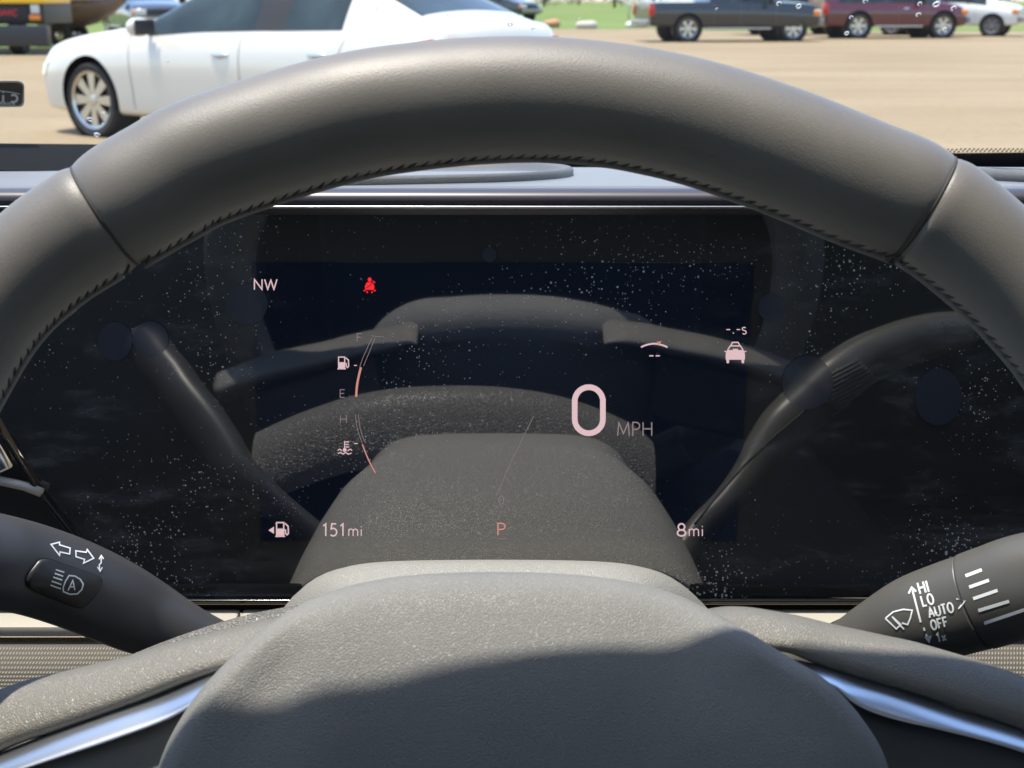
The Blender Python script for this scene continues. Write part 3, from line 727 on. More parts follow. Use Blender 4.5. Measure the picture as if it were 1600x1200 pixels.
# ================================================================== WINDSHIELD
wind = empty('windshield', (.2, 1.0, 1.11), 'raked glass windshield with water spots above the dashboard, dotted black edge', 'windshield')
def wy(z): return 1.04 - (z-1.115)*1.42           # raked plane
WS0 = Vector((0, 1.04, 1.115)); WSN = Vector((0, -1, -1.42)).normalized()
def wpt(u, v, l=0.0): return hit(u, v, WS0+WSN*l, WSN)
m = bpy.data.materials.new('windshield glass'); m.use_nodes = True; t = m.node_tree; t.nodes.clear()
o_ = t.nodes.new('ShaderNodeOutputMaterial'); mx = t.nodes.new('ShaderNodeMixShader'); tr = t.nodes.new('ShaderNodeBsdfTransparent'); gs = t.nodes.new('ShaderNodeBsdfGlossy')
tr.inputs[0].default_value = (.94, .96, .96, 1); gs.inputs['Roughness'].default_value = .02; mx.inputs[0].default_value = .03
lk(t, tr.outputs[0], mx.inputs[1]); lk(t, gs.outputs[0], mx.inputs[2]); lk(t, mx.outputs[0], o_.inputs[0]); WGLASS = m
# header edge of the roof (shaped to end the sun patch across the hub)
HDR = [(-1,.19),(-.6,.25),(-.33,.305),(-.22,.333),(-.1714,.3435),(-.1527,.3462),(-.1333,.3486),(-.118,.3515),(-.104,.3534),(-.075,.3563),(-.045,.359),(-.023,.3608),(-.009,.364),(.012,.376),(.047,.3795),(.07,.3838),(.12,.392),(.3,.41),(1.2,.39)]
def header_y(x):
    for (a, b), (c, d) in zip(HDR[:-1], HDR[1:]):
        if x <= c: return lerp(b, d, (x-a)/(c-a))
    return HDR[-1][1]
ZH = 1.50
vs = []; n = 150
for i in range(n+1):
    x = lerp(-.55, .95, i/n); h = header_y(x)
    vs += [Vector((x, 1.04, 1.115)), Vector((x, h, ZH+.01))]
mb = MB(); mb.add(vs, [(2*i, 2*i+2, 2*i+3, 2*i+1) for i in range(n)]); mb.build('glass', WGLASS, wind)
mb = MB(); 
fr = [(-900,268,300),(0,263,300),(60,261,302),(300,258,290),(800,247,262),(1200,243,256),(1600,238,250),(2600,232,250)]
frs = cr(fr, 6)
for (a, b) in zip(frs[:-1], frs[1:]):
    mb.add([wpt(a[0], a[1], .001), wpt(b[0], b[1], .001), wpt(b[0], b[2]+30, .001), wpt(a[0], a[2]+30, .001)], [(0, 1, 2, 3)])
mb.build('black_border', BLACKM, wind)
mb = MB()
for k in range(620):
    u = -100+k*3.4
    if 120 < u < 1480:
        if mb.v: mb.build('border_dots', BLACKM, wind, smooth=False); mb = MB()
        continue
    f = [q for q in frs if q[0] >= u][0]
    v = f[1]-2.0 - (k % 2)*3.0
    c = wpt(u, v, .001); rr_ = .0010
    mb.add([c+Vector((rr_*math.cos(a), 0, 0))+Vector((0, -.8, .57))*rr_*1.6*math.sin(a) for a in [2*PI*j/6 for j in range(6)]], [tuple(range(6))])
mb.build('border_dots', BLACKM, wind, smooth=False)
# sticker on the glass, read from behind
def card(pts, l, m_, name, parent=wind):
    mb = MB(); mb.prism([wpt(u, v, l) for u, v in pts], WSN*.0001); return mb.build(name, m_, parent, smooth=False)
card([(-70,126),(28,126),(34,128),(38,133),(38,160),(36,165),(31,167),(-70,168)], .0012, mat('sticker white', (.7, .68, .6), .6), 'sticker_border')
card([(-70,129),(27,129),(33,131),(36,135),(35,160),(33,163),(29,165),(-70,165)], .0015, mat('sticker brown', (.085, .065, .045), .6), 'sticker')
wfn = lambda u, v, l=0: wpt(u, v, .002+l)
mb = MB()
L = [[(2*29-x-1, y) for x, y in l] for l in text_lines('AVIAR', 32.5-0, 163, 4.2, 1.1, .3)]
L = [[(23-(x-32.5)-0, y) for x, y in l] for l in text_lines('AVIAR', 32.5, 164, 4.6, 1.2, .35)]
strokes(mb, L, 1.2, wfn)
L = [[(27-(x-0), y) for x, y in l] for l in text_lines('ci', 0, 159.5, 17, 1.15, .5)]
strokes(mb, L, 3.4, wfn)
strokes(mb, [cr([(-40,146),(-10,142),(12,143.5),(31,147)], 4)], 1.4, wfn, .0002)
mb.build('sticker_print', WHITEINK, wind, smooth=False)

SPOT = mat('dried water spot', (.80, .80, .78), .25)
for k, (u, v, a_) in enumerate(((797,38,5),(833,45,4),(1217,6,5),(1248,10,6),(1352,2,5),(1437,6,5),(1463,7,7),(1490,13,6),(1330,27,4),(1323,52,5),(1435,23,5),(1476,46,5),(141,187,6),(163,178,5),(152,211,6),(588,12,3),(700,24,3),(905,30,3),(262,96,3),(1120,14,3))):
    c = wpt(u, v, .0012); q_ = (c-CAM).dot(FW)/FPX*a_*.55
    e1 = Vector((1, 0, 0)); e2 = WSN.cross(e1).normalized(); mb = MB()
    mb.tube([c+e1*q_*math.cos(t_)*(1 if k % 2 else 1.2)+e2*q_*1.5*math.sin(t_) for t_ in [2*PI*j/16 for j in range(13 if k % 3 else 16)]], q_*.38, 6, closed=(k % 3 == 0)); mb.build('water_spot', SPOT, wind)
# ================================================================== CABIN (shade, reflections)
roof = empty('cabin_roof', (.2, -.3, 1.55), 'unseen pale-lined roof of the car above the driver', 'roof')
mb = MB(); vs = []; n = 165
rows = 4
for i in range(n+1):
    x = lerp(-.62, 1.05, i/n); h = header_y(x)
    zz = ZH - .25*max(0, abs(x-.2)-.55)**2
    vs += [Vector((x, h, zz)), Vector((x, h-.05, zz+.012)), Vector((x, -1.6, 1.56)), Vector((x, -1.6, 1.60)), Vector((x, h-.01, zz+.04)), Vector((x, h, zz))]
mb.add(vs, [(i*6+k, i*6+k+1, (i+1)*6+k+1, (i+1)*6+k) for i in range(n) for k in range(5)])
mb.build('headliner', LINER, roof)
seat = empty('driver_seat', (0, -.25, .3), 'dark cloth driver seat behind the steering wheel', 'seat')
mb = MB(); mb.box((0, -.05, .62), (.52, .55, .16), bev=.05); mb.build('seat_cushion', SEAT, seat)
mb = MB(); mb.box((0, -.48, .98), (.50, .14, .66), Matrix.Rotation(math.radians(-14), 3, 'X'), bev=.05); mb.build('backrest', SEAT, seat)
mb = MB(); mb.box((0, -.60, 1.40), (.26, .09, .18), bev=.04); mb.build('headrest', SEAT, seat)
rear = empty('rear_cabin', (.2, -1.5, .3), 'dark rear bench, floor and trim closing the cabin behind the driver', 'cabin')
mb = MB(); mb.box((.2, -1.55, .58), (1.7, .12, .96), bev=.03); mb.build('rear_bench', HEAD, rear)
mb = MB(); mb.box((.2, -.45, .28), (1.8, 2.5, .06)); mb.build('cabin_floor', HEAD, rear)
mb = MB(); mb.box((1.07, -.3, .70), (.08, 2.6, .90), bev=.02); mb.build('passenger_door', HEAD, rear)
for x_ in (-.55, 1.04):
    mb = MB(); mb.box((x_, -.42, 1.27), (.09, .12, .6), bev=.02); mb.build('pillar', HEAD, rear)
    mb = MB(); mb.box((x_, -1.2, 1.27), (.09, .5, .6), bev=.02); mb.build('pillar', HEAD, rear)
pseat = empty('passenger_seat', (.62, -.25, .3), 'dark cloth passenger seat beside the driver seat', 'seat')
mb = MB(); mb.box((.62, -.05, .62), (.52, .55, .16), bev=.05); mb.build('seat_cushion', SEAT, pseat)
mb = MB(); mb.box((.62, -.48, .98), (.50, .14, .66), Matrix.Rotation(math.radians(-14), 3, 'X'), bev=.05); mb.build('backrest', SEAT, pseat)
console = empty('centre_console', (.31, -.1, .5), 'dark console between the front seats', 'console')
mb = MB(); mb.box((.31, -.05, .60), (.20, .9, .30), bev=.03); mb.build('console_body', HEAD, console)
TINT = bpy.data.materials.new('tinted glass'); TINT.use_nodes = True; t = TINT.node_tree; t.nodes.clear()
o_ = t.nodes.new('ShaderNodeOutputMaterial'); mx = t.nodes.new('ShaderNodeMixShader'); tr = t.nodes.new('ShaderNodeBsdfTransparent'); gs = t.nodes.new('ShaderNodeBsdfGlossy')
tr.inputs[0].default_value = (.85, .88, .88, 1); gs.inputs['Roughness'].default_value = .02; mx.inputs[0].default_value = .05
lk(t, tr.outputs[0], mx.inputs[1]); lk(t, gs.outputs[0], mx.inputs[2]); lk(t, mx.outputs[0], o_.inputs[0])
for x_, nm, par in ((1.10, 'passenger_window', rear),):
    mb = MB(); mb.box((x_, -.3, 1.27), (.004, 2.5, .56)); mb.build(nm, TINT, par, smooth=False)
door = empty('car_door', (-.52, 0, .3), 'dark inner door panel left of the driver', 'door')
mb = MB(); mb.box((-.56, -.3, .70), (.08, 2.6, .90), bev=.02); mb.build('door_panel', HEAD, door)
mb = MB(); mb.box((-.60, -.3, 1.27), (.004, 2.5, .56)); mb.build('door_window', TINT, door, smooth=False)

# ================================================================== OUTSIDE: ground
def ground_mat(name, c1, c2, c3, sc1=.5, sc2=9):
    m = bpy.data.materials.new(name); m.use_nodes = True; t = m.node_tree; b = t.nodes['Principled BSDF']
    b.inputs['Roughness'].default_value = .95; b.inputs['Specular IOR Level'].default_value = .15
    tc = t.nodes.new('ShaderNodeTexCoord'); n1 = t.nodes.new('ShaderNodeTexNoise'); n1.inputs['Scale'].default_value = sc1; n1.inputs['Detail'].default_value = 8
    mp = t.nodes.new('ShaderNodeMapping'); mp.inputs['Scale'].default_value = (.35, 1, 1)
    lk(t, tc.outputs['Object'], mp.inputs[0]); lk(t, mp.outputs[0], n1.inputs['Vector'])
    r = t.nodes.new('ShaderNodeValToRGB'); e = r.color_ramp.elements; e[0].position = .32; e[0].color = (*c1, 1); e[1].position = .68; e[1].color = (*c2, 1)
    lk(t, n1.outputs['Fac'], r.inputs[0])
    n2 = t.nodes.new('ShaderNodeTexNoise'); n2.inputs['Scale'].default_value = sc2; n2.inputs['Detail'].default_value = 5; lk(t, tc.outputs['Object'], n2.inputs['Vector'])
    r2 = t.nodes.new('ShaderNodeValToRGB'); r2.color_ramp.elements[0].position = .52; r2.color_ramp.elements[1].position = .72
    lk(t, n2.outputs['Fac'], r2.inputs[0])
    mx = t.nodes.new('ShaderNodeMixRGB'); mx.inputs[2].default_value = (*c3, 1)
    k = t.nodes.new('ShaderNodeMath'); k.operation = 'MULTIPLY'; k.inputs[1].default_value = .4; lk(t, r2.outputs[0], k.inputs[0])
    lk(t, k.outputs[0], mx.inputs[0]); lk(t, r.outputs[0], mx.inputs[1]); lk(t, mx.outputs[0], b.inputs['Base Color'])
    bp = t.nodes.new('ShaderNodeBump'); bp.inputs['Strength'].default_value = .5; bp.inputs['Distance'].default_value = .02; lk(t, n2.outputs['Fac'], bp.inputs['Height']); lk(t, bp.outputs[0], b.inputs['Normal'])
    return m
SAND = ground_mat('dirt lot', (.225, .172, .102), (.295, .232, .150), (.15, .112, .068))
mb = MB(); mb.add([(-900, -60, 0), (900, -60, 0), (900, 1400, 0), (-900, 1400, 0)], [(0, 1, 2, 3)])
tag(mb.build('ground', SAND, smooth=False), kind='structure')
GRASS = ground_mat('grass', (.09, .14, .035), (.17, .22, .06), (.22, .20, .08), .3, 3)
def patch(name, pts, z=.006, m_=GRASS):
    mb = MB(); mb.add([(x, y, z) for x, y in pts], [tuple(range(len(pts)))]); return mb.build(name, m_, smooth=False)
ed = [onground(u, v) for u, v in ((560,50),(700,48),(830,47),(900,45),(960,46),(1010,44),(1060,48),(1300,50),(1700,48))]
tag(patch('grass_verge', [(p.x, p.y) for p in ed]+[(500, 700), (-400, 700)]), kind='structure')
ed2 = [onground(u, v) for u, v in ((-300,78),(60,77),(150,70),(300,60))]
tag(patch('grass_verge', [(ed2[0].x, ed2[0].y), (ed2[1].x, ed2[1].y), (ed2[2].x, ed2[2].y), (ed2[3].x, ed2[3].y), (-30, 120), (-90, 120)], .008), kind='structure')

# ================================================================== VEHICLES
TYRE = mat('tyre', (.022, .021, .020), .8); ALLOY = mat('alloy', (.55, .54, .52), .28, metal=1)
CARGLASS = mat('car glass', (.022, .034, .034), .06, spec=.4, var=(2.2, .6))
def paint(name, c, r=.3, metal=0): return mat(name, c, r, metal=metal, coat=.8)
def evalmesh(o):
    dg = bpy.context.evaluated_depsgraph_get(); dg.update(); return bpy.data.meshes.new_from_object(o.evaluated_get(dg))
def wheel_parts(root, x, y, r, wd, spokes, side, hub=.66, m=ALLOY):
    M = Matrix.Translation((x, y, r)) @ Matrix.Rotation(-PI/2*side, 4, 'X')
    w_ = MB(); h = wd/2
    w_.lathe([(r*hub, -h*.9), (r*.93, -h), (r, -h*.7), (r, h*.7), (r*.93, h), (r*hub, h*.9)], 48, M, closed=True)
    wo = w_.build('wheel', TYRE, root, local=True, sh=40)
    b = MB(); b.lathe([(r*hub*1.02, h*.92), (r*hub*.93, h*.80), (r*hub*.90, h*.2), (r*hub*.9, -h*.8)], 40, M)
    b.lathe([(r*.16, h*.70), (r*.13, h*.82), (.001, h*.84)], 20, M)
    for k in range(spokes):
        a = 2*PI*k/spokes; R = M @ Matrix.Rotation(a, 4, 'Z')
        ww = r*hub*.30; q = [(r*.10, -ww*.36), (r*hub*.95, -ww*.62), (r*hub*.95, ww*.62), (r*.10, ww*.36)]
        b.add([R @ Vector((p[0], p[1], h*.70)) for p in q]+[R @ Vector((p[0], p[1], h*.4)) for p in q], [(0,1,2,3), (0,1,5,4), (1,2,6,5), (2,3,7,6), (3,0,4,7)])
    bo = b.build('wheel_rim', m, wo, local=True, sh=30)
    d = MB(); d.lathe([(r*hub*.92, h*.1), (.001, h*.1)], 32, M); d.build('brake_disc', mat('brake', (.10, .10, .10), .6), wo, local=True)
    return wo
def car(name, label, cat, loc, heading, S, pm, W, wheels, r, wd, gl_side, gl_front, gl_rear, pillars=(), doors=(), handles=(), group=None, spokes=7, sill_m=None, hub=.66, rimmat=ALLOY, lines=True):
    """local frame: x forward from the front axle ... nose at +x, side facing -y is the car's right.
    S = stations (x, z_low, z_belt, z_top, w_low, w_belt, w_top)"""
    root = empty(name, loc, label, cat, group, heading)
    S = sorted(S, key=lambda s: -s[0])
    def half(s):
        x, zl_, zb, zt_, wl, wb, wt = s
        h = zb-zl_
        return [(0, zl_), (wl*.75, zl_), (wl*.96, zl_+.03), (wl, zl_+.10*h+.02), (wb*1.0, zl_+.40*h), (wb*1.012, zl_+.66*h), (wb*.985, zb-.13*h), (wb*.915, zb), (lerp(wb*.915, wt, .5)+.01, lerp(zb, zt_, .52)), (wt, zt_-.03*min(1, (zt_-zb)*6)), (wt*.86, zt_), (wt*.45, zt_+.02), (0, zt_+.028)]
    H = [half(s) for s in S]; nh = len(H[0]); ring = 2*nh-2
    vs = []
    for s, h in zip(S, H):
        pts = [(y, z) for y, z in h] + [(-y, z) for y, z in h[-2:0:-1]]
        vs += [Vector((s[0], -y, z)) for y, z in pts]
    fs = []; fm = []
    for i in range(len(S)-1):
        xm = (S[i][0]+S[i+1][0])/2
        for k in range(ring):
            l = (k+1) % ring; fs.append((i*ring+k, i*ring+l, (i+1)*ring+l, (i+1)*ring+k))
            kk = k if k < nh-1 else ring-1-k
            g = 0
            if kk in (7, 8) and gl_side[1] < xm < gl_side[0]: g = 1
            if kk in (9, 10, 11) and any(b < xm < a for a, b in (gl_front, gl_rear)): g = 1
            if g and kk in (7, 8) and any(b < xm < a for a, b in pillars): g = 2
            fm.append(g)
    fs += [tuple(range(ring)), tuple((len(S)-1)*ring+k for k in range(ring))]; fm += [0, 0]
    me = bpy.data.meshes.new('body'); me.from_pydata(vs, [], fs)
    for m_ in (pm, CARGLASS, BLACKM): me.materials.append(m_)
    me.polygons.foreach_set('material_index', fm)
    bm = bmesh.new(); bm.from_mesh(me); bmesh.ops.recalc_face_normals(bm, faces=bm.faces); bm.to_mesh(me); bm.free()
    o = bpy.data.objects.new('body', me); COL.objects.link(o)
    sm = o.modifiers.new('s', 'SUBSURF'); sm.levels = 2; sm.render_levels = 2; sm.boundary_smooth = 'PRESERVE_CORNERS'
    me2 = evalmesh(o); o.modifiers.clear(); o.data = me2
    cut = MB()
    for x, side in wheels:
        cut.lathe([(.001, -.30), (r*1.17, -.30), (r*1.17, .35), (.001, .35)], 40, Matrix.Translation((x, side*(W/2-.02), r*1.02)) @ Matrix.Rotation(PI/2, 4, 'X'))
    co = cut.build('cut', BLACKM); bo = o.modifiers.new('b', 'BOOLEAN'); bo.object = co; bo.operation = 'DIFFERENCE'; bo.solver = 'EXACT'
    me3 = evalmesh(o); o.modifiers.clear()
    if len(me3.polygons) > 50: o.data = me3
    bpy.data.objects.remove(co)
    me3 = o.data
    # split paint / glass / pillars into parts
    tree = BVHTree.FromPolygons([v.co.copy() for v in me3.vertices], [tuple(p.vertices) for p in me3.polygons])
    names = ('body', 'windows', 'pillar')
    polys = {0: [], 1: [], 2: []}
    for p in me3.polygons: polys[p.material_index if p.material_index < 3 else 2].append(tuple(p.vertices))
    vco = [v.co.copy() for v in me3.vertices]
    bodyo = None
    def islands(F):
        par = {}
        def find(a):
            while par[a] != a: par[a] = par[par[a]]; a = par[a]
            return a
        for f in F:
            for v in f: par.setdefault(v, v)
            for v in f[1:]: par[find(v)] = find(f[0])
        D = {}
        for f in F: D.setdefault(find(f[0]), []).append(f)
        return list(D.values())
    for g in (0, 1, 2):
        if not polys[g]: continue
        for F in ([polys[0]] if g == 0 else islands(polys[g])):
            used = {}; v2 = []; f2 = []
            for f in F:
                q = []
                for i in f:
                    if i not in used: used[i] = len(v2); v2.append(vco[i])
                    q.append(used[i])
                f2.append(tuple(q))
            nm = ('body', 'window', 'pillar')[g]
            mm = bpy.data.meshes.new(nm); mm.from_pydata(v2, [], f2); mm.materials.append((pm, CARGLASS, BLACKM)[g])
            mm.polygons.foreach_set('use_smooth', [True]*len(mm.polygons)); mm.update()
            ob = bpy.data.objects.new(nm, mm); COL.objects.link(ob); ob.parent = root; sharp(ob, 38)
    bpy.data.objects.remove(o)
    # wheel wells
    for x, side in wheels:
        mb = MB(); mb.lathe([(r*1.165, -.02), (r*1.165, -.27), (.001, -.27)], 36, Matrix.Translation((x, side*(W/2-.03), r*1.02)) @ Matrix.Rotation(-PI/2*side, 4, 'X')); mb.build('wheel_well', BLACKM, root, local=True)
        wheel_parts(root, x, side*(W/2-wd/2-.015), r, wd, spokes, side, hub, rimmat)
    def side_pt(x, z, side, lift=.002):
        h = tree.ray_cast(Vector((x, side*3, z)), Vector((0, -side, 0)))
        return (h[0]+Vector((0, side*lift, 0))) if h[0] else None
    zl_ = S[len(S)//2][1]; zb = S[len(S)//2][2]
    for (dx, slant) in doors:
        for side in (-1, 1):
            P = [side_pt(dx+slant*t*t, lerp(zl_+.1, zb-.01, t), side) for t in [i/12 for i in range(13)]]
            P = [p for p in P if p]
            if len(P) > 3: MB().tube(P, .0032, 6).build('door_gap', mat('gap grey', (.16, .15, .14), .7), root, local=True)
    for hx, hz in handles:
        for side in (-1, 1):
            p = side_pt(hx, hz, side, .012)
            if p:
                mb = MB(); mb.ell(p, (.11, .018, .022)); mb.build('door_handle', CHROME if pm.name != 'truck black' else pm, root, local=True)
                mb = MB(); mb.ell(p+Vector((0, -side*.010, -.012)), (.07, .006, .035)); mb.build('handle_recess_shade', mat('handle shade', (.3, .3, .28), .4), root, local=True)  # raised grey ellipsoid stands for the shade in the handle's recess
    return root, tree, side_pt

WHITE = paint('pearl white paint', (.60, .575, .51), .3)
def put_heading(dx, dy): return math.atan2(dy, dx)
# ---- white sedan. front axle at world (-3.9,12.4), nose towards (-cos33, sin33)
a = math.radians(33)
hd = put_heading(-math.cos(a), math.sin(a))
fa = onground(160, 213)      # contact of the near front wheel
W_ = 1.86
nf = Vector((math.sin(a), math.cos(a), 0))            # away from the camera
loc = fa + nf*(W_/2-.12)
# in the local frame +x = nose; near side is local +y or -y:
near = -1 if Matrix.Rotation(hd, 3, 'Z') @ Vector((0, 1, 0)) @ nf > 0 else 1
SED = [(.98,.32,.50,.60,.35,.40,.30),(.93,.24,.62,.72,.62,.66,.50),(.82,.20,.72,.80,.78,.80,.66),(.60,.19,.80,.88,.88,.89,.74),(.2,.19,.86,.95,.91,.92,.78),(-.3,.19,.90,1.0,.92,.93,.80),(-.62,.19,.93,1.04,.92,.93,.80),(-.70,.19,.935,1.06,.92,.93,.78),
       (-1.35,.19,.95,1.40,.92,.93,.60),(-1.5,.19,.955,1.43,.92,.93,.60),(-2.2,.19,.97,1.49,.92,.93,.59),(-2.28,.19,.97,1.49,.92,.93,.59),(-2.36,.19,.97,1.49,.92,.93,.59),(-2.9,.19,.985,1.46,.92,.93,.58),(-3.05,.20,.99,1.44,.92,.93,.57),(-3.25,.20,1.0,1.38,.92,.93,.60),(-3.85,.22,1.02,1.10,.91,.92,.72),(-3.92,.22,1.02,1.08,.91,.92,.73),
       (-3.96,.23,1.02,1.075,.90,.91,.74),(-4.05,.26,.99,1.06,.86,.88,.74),(-4.12,.30,.90,1.0,.74,.80,.66),(-4.16,.38,.72,.86,.55,.62,.5)]
sedan, stree, spt = car('sedan', 'white four-door sedan parked across the lot behind the steering wheel rim', 'car', loc, hd, SED, WHITE, W_, [(0, -1), (0, 1), (-2.84, -1), (-2.84, 1)], .345, .22,
    (-.98, -3.0), (-.70, -1.35), (-3.25, -3.85), pillars=((-2.2, -2.36), (-3.05, -3.06)), doors=((-.62, .06), (-1.98, .02), (-3.0, -.12)), handles=((-1.75, .80), (-2.85, .82)), spokes=8, hub=.77)
RED = mat('tail lamp', (.45, .02, .015), .15); AMB = mat('amber lamp', (.75, .22, .02), .2); CLR = mat('head lamp', (.55, .56, .55), .1)
for side in (-1, 1):
    mb = MB(); p = spt(-.86, 1.04, side, .10)
    c = Vector((-.88, side*(W_/2+.10), 1.02)); mb.ell(c, (.07, .14, .085)); mb.build('door_mirror', WHITE, sedan, local=True)
    mb = MB(); mb.box(Vector((-.955, side*(W_/2+.10), 1.02)), (.02, .22, .13), bev=.008); mb.build('mirror_glass', BLACKM, sedan, local=True)
    mb = MB(); mb.tube([Vector((-.82, side*(W_/2-.08), .98)), Vector((-.86, side*(W_/2+.04), 1.0))], .022, 8); mb.build('mirror_stem', BLACKM, sedan, local=True)
    q = [spt(x, z, side, .004) for x, z in ((-3.72,.90),(-3.98,.96),(-4.04,.90),(-4.02,.80),(-3.88,.82))]
    if all(q): mb = MB(); mb.prism(q, (0, side*.012, 0)); mb.build('tail_light', RED, sedan, local=True, sh=30)
    mb = MB(); mb.box(Vector((-4.09, side*.66, .90)), (.05, .30, .11), bev=.015); mb.build('tail_light', RED, sedan, local=True)
    q = [spt(x, z, side, .003) for x, z in ((.62,.68),(.80,.66),(.78,.56),(.70,.55))]
    if all(q): mb = MB(); mb.prism(q, (0, side*.01, 0)); mb.build('headlight', CLR, sedan, local=True, sh=30)
mb = MB(); mb.box(Vector((-4.14, 0, .78)), (.03, .5, .13), bev=.01); mb.build('licence_plate', mat('plate', (.6, .6, .6), .4), sedan, local=True)
mb = MB(); mb.box(Vector((-4.10, 0, .97)), (.02, .10, .035), bev=.008); mb.build('trunk_badge', CHROME, sedan, local=True)

# ---- generic pickups and vans, in the far row
def place(u, v, dx, dy, W, near_side_w=.1):
    g = onground(u, v); return Vector((g.x, g.y, 0)), math.atan2(dy, dx)
def pickup(name, label, cat, u_front, v_front, ang, pm, W=2.0, wb=3.7, r=.40, van=False, group=None, tall=1.9, rimmat=ALLOY):
    g = onground(u_front, v_front); hd = ang
    R = Matrix.Rotation(hd, 3, 'Z'); away = R @ Vector((0, 1, 0))
    if away.y < 0: away = -away
    loc = g + away*(W/2-.12); hz = 1.18
    if van:
        ST = [(.92,.45,.70,.80,.70,.75,.6),(.86,.38,.85,1.0,.92,.94,.8),(.5,.36,.98,1.12,.97,.98,.84),(-.1,.36,1.04,1.20,.98,.99,.85),(-.15,.36,1.05,1.22,.98,.99,.85),(-.9,.36,1.10,tall-.1,.98,.99,.72),(-1.2,.36,1.10,tall,.98,.99,.74),(-2.0,.36,1.10,tall,.98,.99,.76),(-2.1,.36,1.10,tall,.98,.99,.76),(-wb-1.0,.38,1.10,tall,.98,.99,.76),(-wb-1.15,.42,1.10,tall-.1,.95,.96,.72),(-wb-1.2,.5,1.08,tall-.3,.85,.9,.66)]
        gs_ = (-.2, -2.0); gr = (-wb-5, -wb-6)
        if van == 'suv': gs_ = (-.2, -wb-.9)
    else:
        ST = [(.95,.48,.74,.84,.70,.75,.6),(.89,.42,.92,1.06,.92,.94,.8),(.6,.40,1.02,1.16,.97,.98,.86),(-.5,.40,1.08,1.20,.98,.99,.86),(-.56,.40,1.08,1.22,.98,.99,.86),(-1.15,.40,1.12,1.80,.98,.99,.70),(-1.4,.40,1.12,1.86,.98,.99,.70),(-2.45,.40,1.14,1.86,.98,.99,.70),(-2.6,.40,1.14,1.80,.98,.99,.70),(-2.72,.40,1.14,1.20,.98,.99,.90),(-2.8,.42,1.14,1.19,.98,.99,.92),(-wb-1.1,.44,1.14,1.19,.98,.99,.92),(-wb-1.2,.50,1.12,1.17,.96,.97,.9),(-wb-1.22,.58,1.10,1.14,.9,.92,.85)]
        gs_ = (-.65, -2.5); gr = (-2.6, -2.72)
    root, tree, sp_ = car(name, label, cat, loc, hd, ST, pm, W, [(0, -1), (0, 1), (-wb, -1), (-wb, 1)], r, .26, gs_, (-.56 if not van else -.15, -1.15 if not van else -.9), gr,
        pillars=((-1.5, -1.62),), doors=((-.6, .03), (-1.6, 0)) if van else ((-.6, .03), (-1.75, 0), (-2.6, 0)), handles=((-1.35, .98),), group=group, spokes=6, rimmat=rimmat)
    for side in (-1, 1):
        mb = MB(); mb.box(Vector((-wb/2-.1, side*(W/2-.02), .40)), (wb-1.3, .12, .06), bev=.02); mb.build('running_board', mat('step', (.30, .29, .27), .45), root, local=True)
        mb = MB(); mb.box(Vector((.80, side*(W/2-.26), .86)), (.24, .40, .20), bev=.04); mb.build('headlight', CLR, root, local=True)
        mb = MB(); mb.box(Vector((.74, side*(W/2-.045), .86)), (.20, .05, .16), bev=.02); mb.build('turn_signal', AMB, root, local=True)
        mb = MB(); mb.box(Vector((-wb-1.16, side*(W/2-.11), .96)), (.18, .20, .34), bev=.03); mb.build('tail_light', RED, root, local=True)
        mb = MB(); mb.ell(Vector((-.85, side*(W/2+.16), 1.25)), (.06, .13, .14)); mb.build('door_mirror', BLACKM, root, local=True)
    mb = MB(); mb.box(Vector((.93, 0, .60)), (.16, W-.14, .20), bev=.05); mb.build('front_bumper', mat('bumper grey', (.22, .21, .20), .4), root, local=True)
    mb = MB(); mb.box(Vector((-wb-1.25, 0, .58)), (.16, W-.14, .18), bev=.04); mb.build('rear_bumper', mat('bumper grey', (.22, .21, .20), .4), root, local=True)
    mb = MB()
    for k in range(4): mb.box(Vector((.93, 0, .78+k*.06)), (.05, W*.52, .03), bev=.008)
    mb.build('grille', BLACKP, root, local=True)
    return root, tree, sp_
BLK = paint('truck black', (.010, .012, .014), .3); MAR = paint('maroon paint', (.085, .010, .016), .22); BLU = paint('steel blue paint', (.10, .14, .20), .25)
VANW = paint('van white paint', (.62, .61, .57), .35)
black_truck, _, _ = pickup('pickup_truck', 'black pickup truck with alloy wheels, nearest in the far row right of the grass', 'truck', 1237, 65, math.radians(10), BLK, wb=3.42)
pickup('parked_car', 'maroon long vehicle with pale running board in the far row', 'van', 1470, 60, math.radians(8), MAR, van='suv', wb=3.0, r=.42)
pickup('cargo_van', 'white cargo van at the far right end of the row', 'van', 1548, 57, math.radians(-28), VANW, van=True, wb=3.5, r=.37, rimmat=mat('steel wheel', (.2, .19, .18), .5))
pickup('parked_car', 'steel blue car parked between the black pickup and the maroon vehicle', 'car', 1318, 54, math.radians(18), BLU, van='suv', wb=2.7, r=.36, tall=1.55)
pickup('parked_car', 'dark car seen over the white sedan trunk', 'car', 800, 33, math.radians(-40), BLK, van='suv', wb=2.8, r=.36, tall=1.5)
pickup('parked_car', 'dark blue car with windscreen behind the white sedan nose', 'car', 205, 62, math.radians(-60), paint('deep blue paint', (.02, .028, .05), .2), van='suv', wb=2.8, r=.36, tall=1.5)
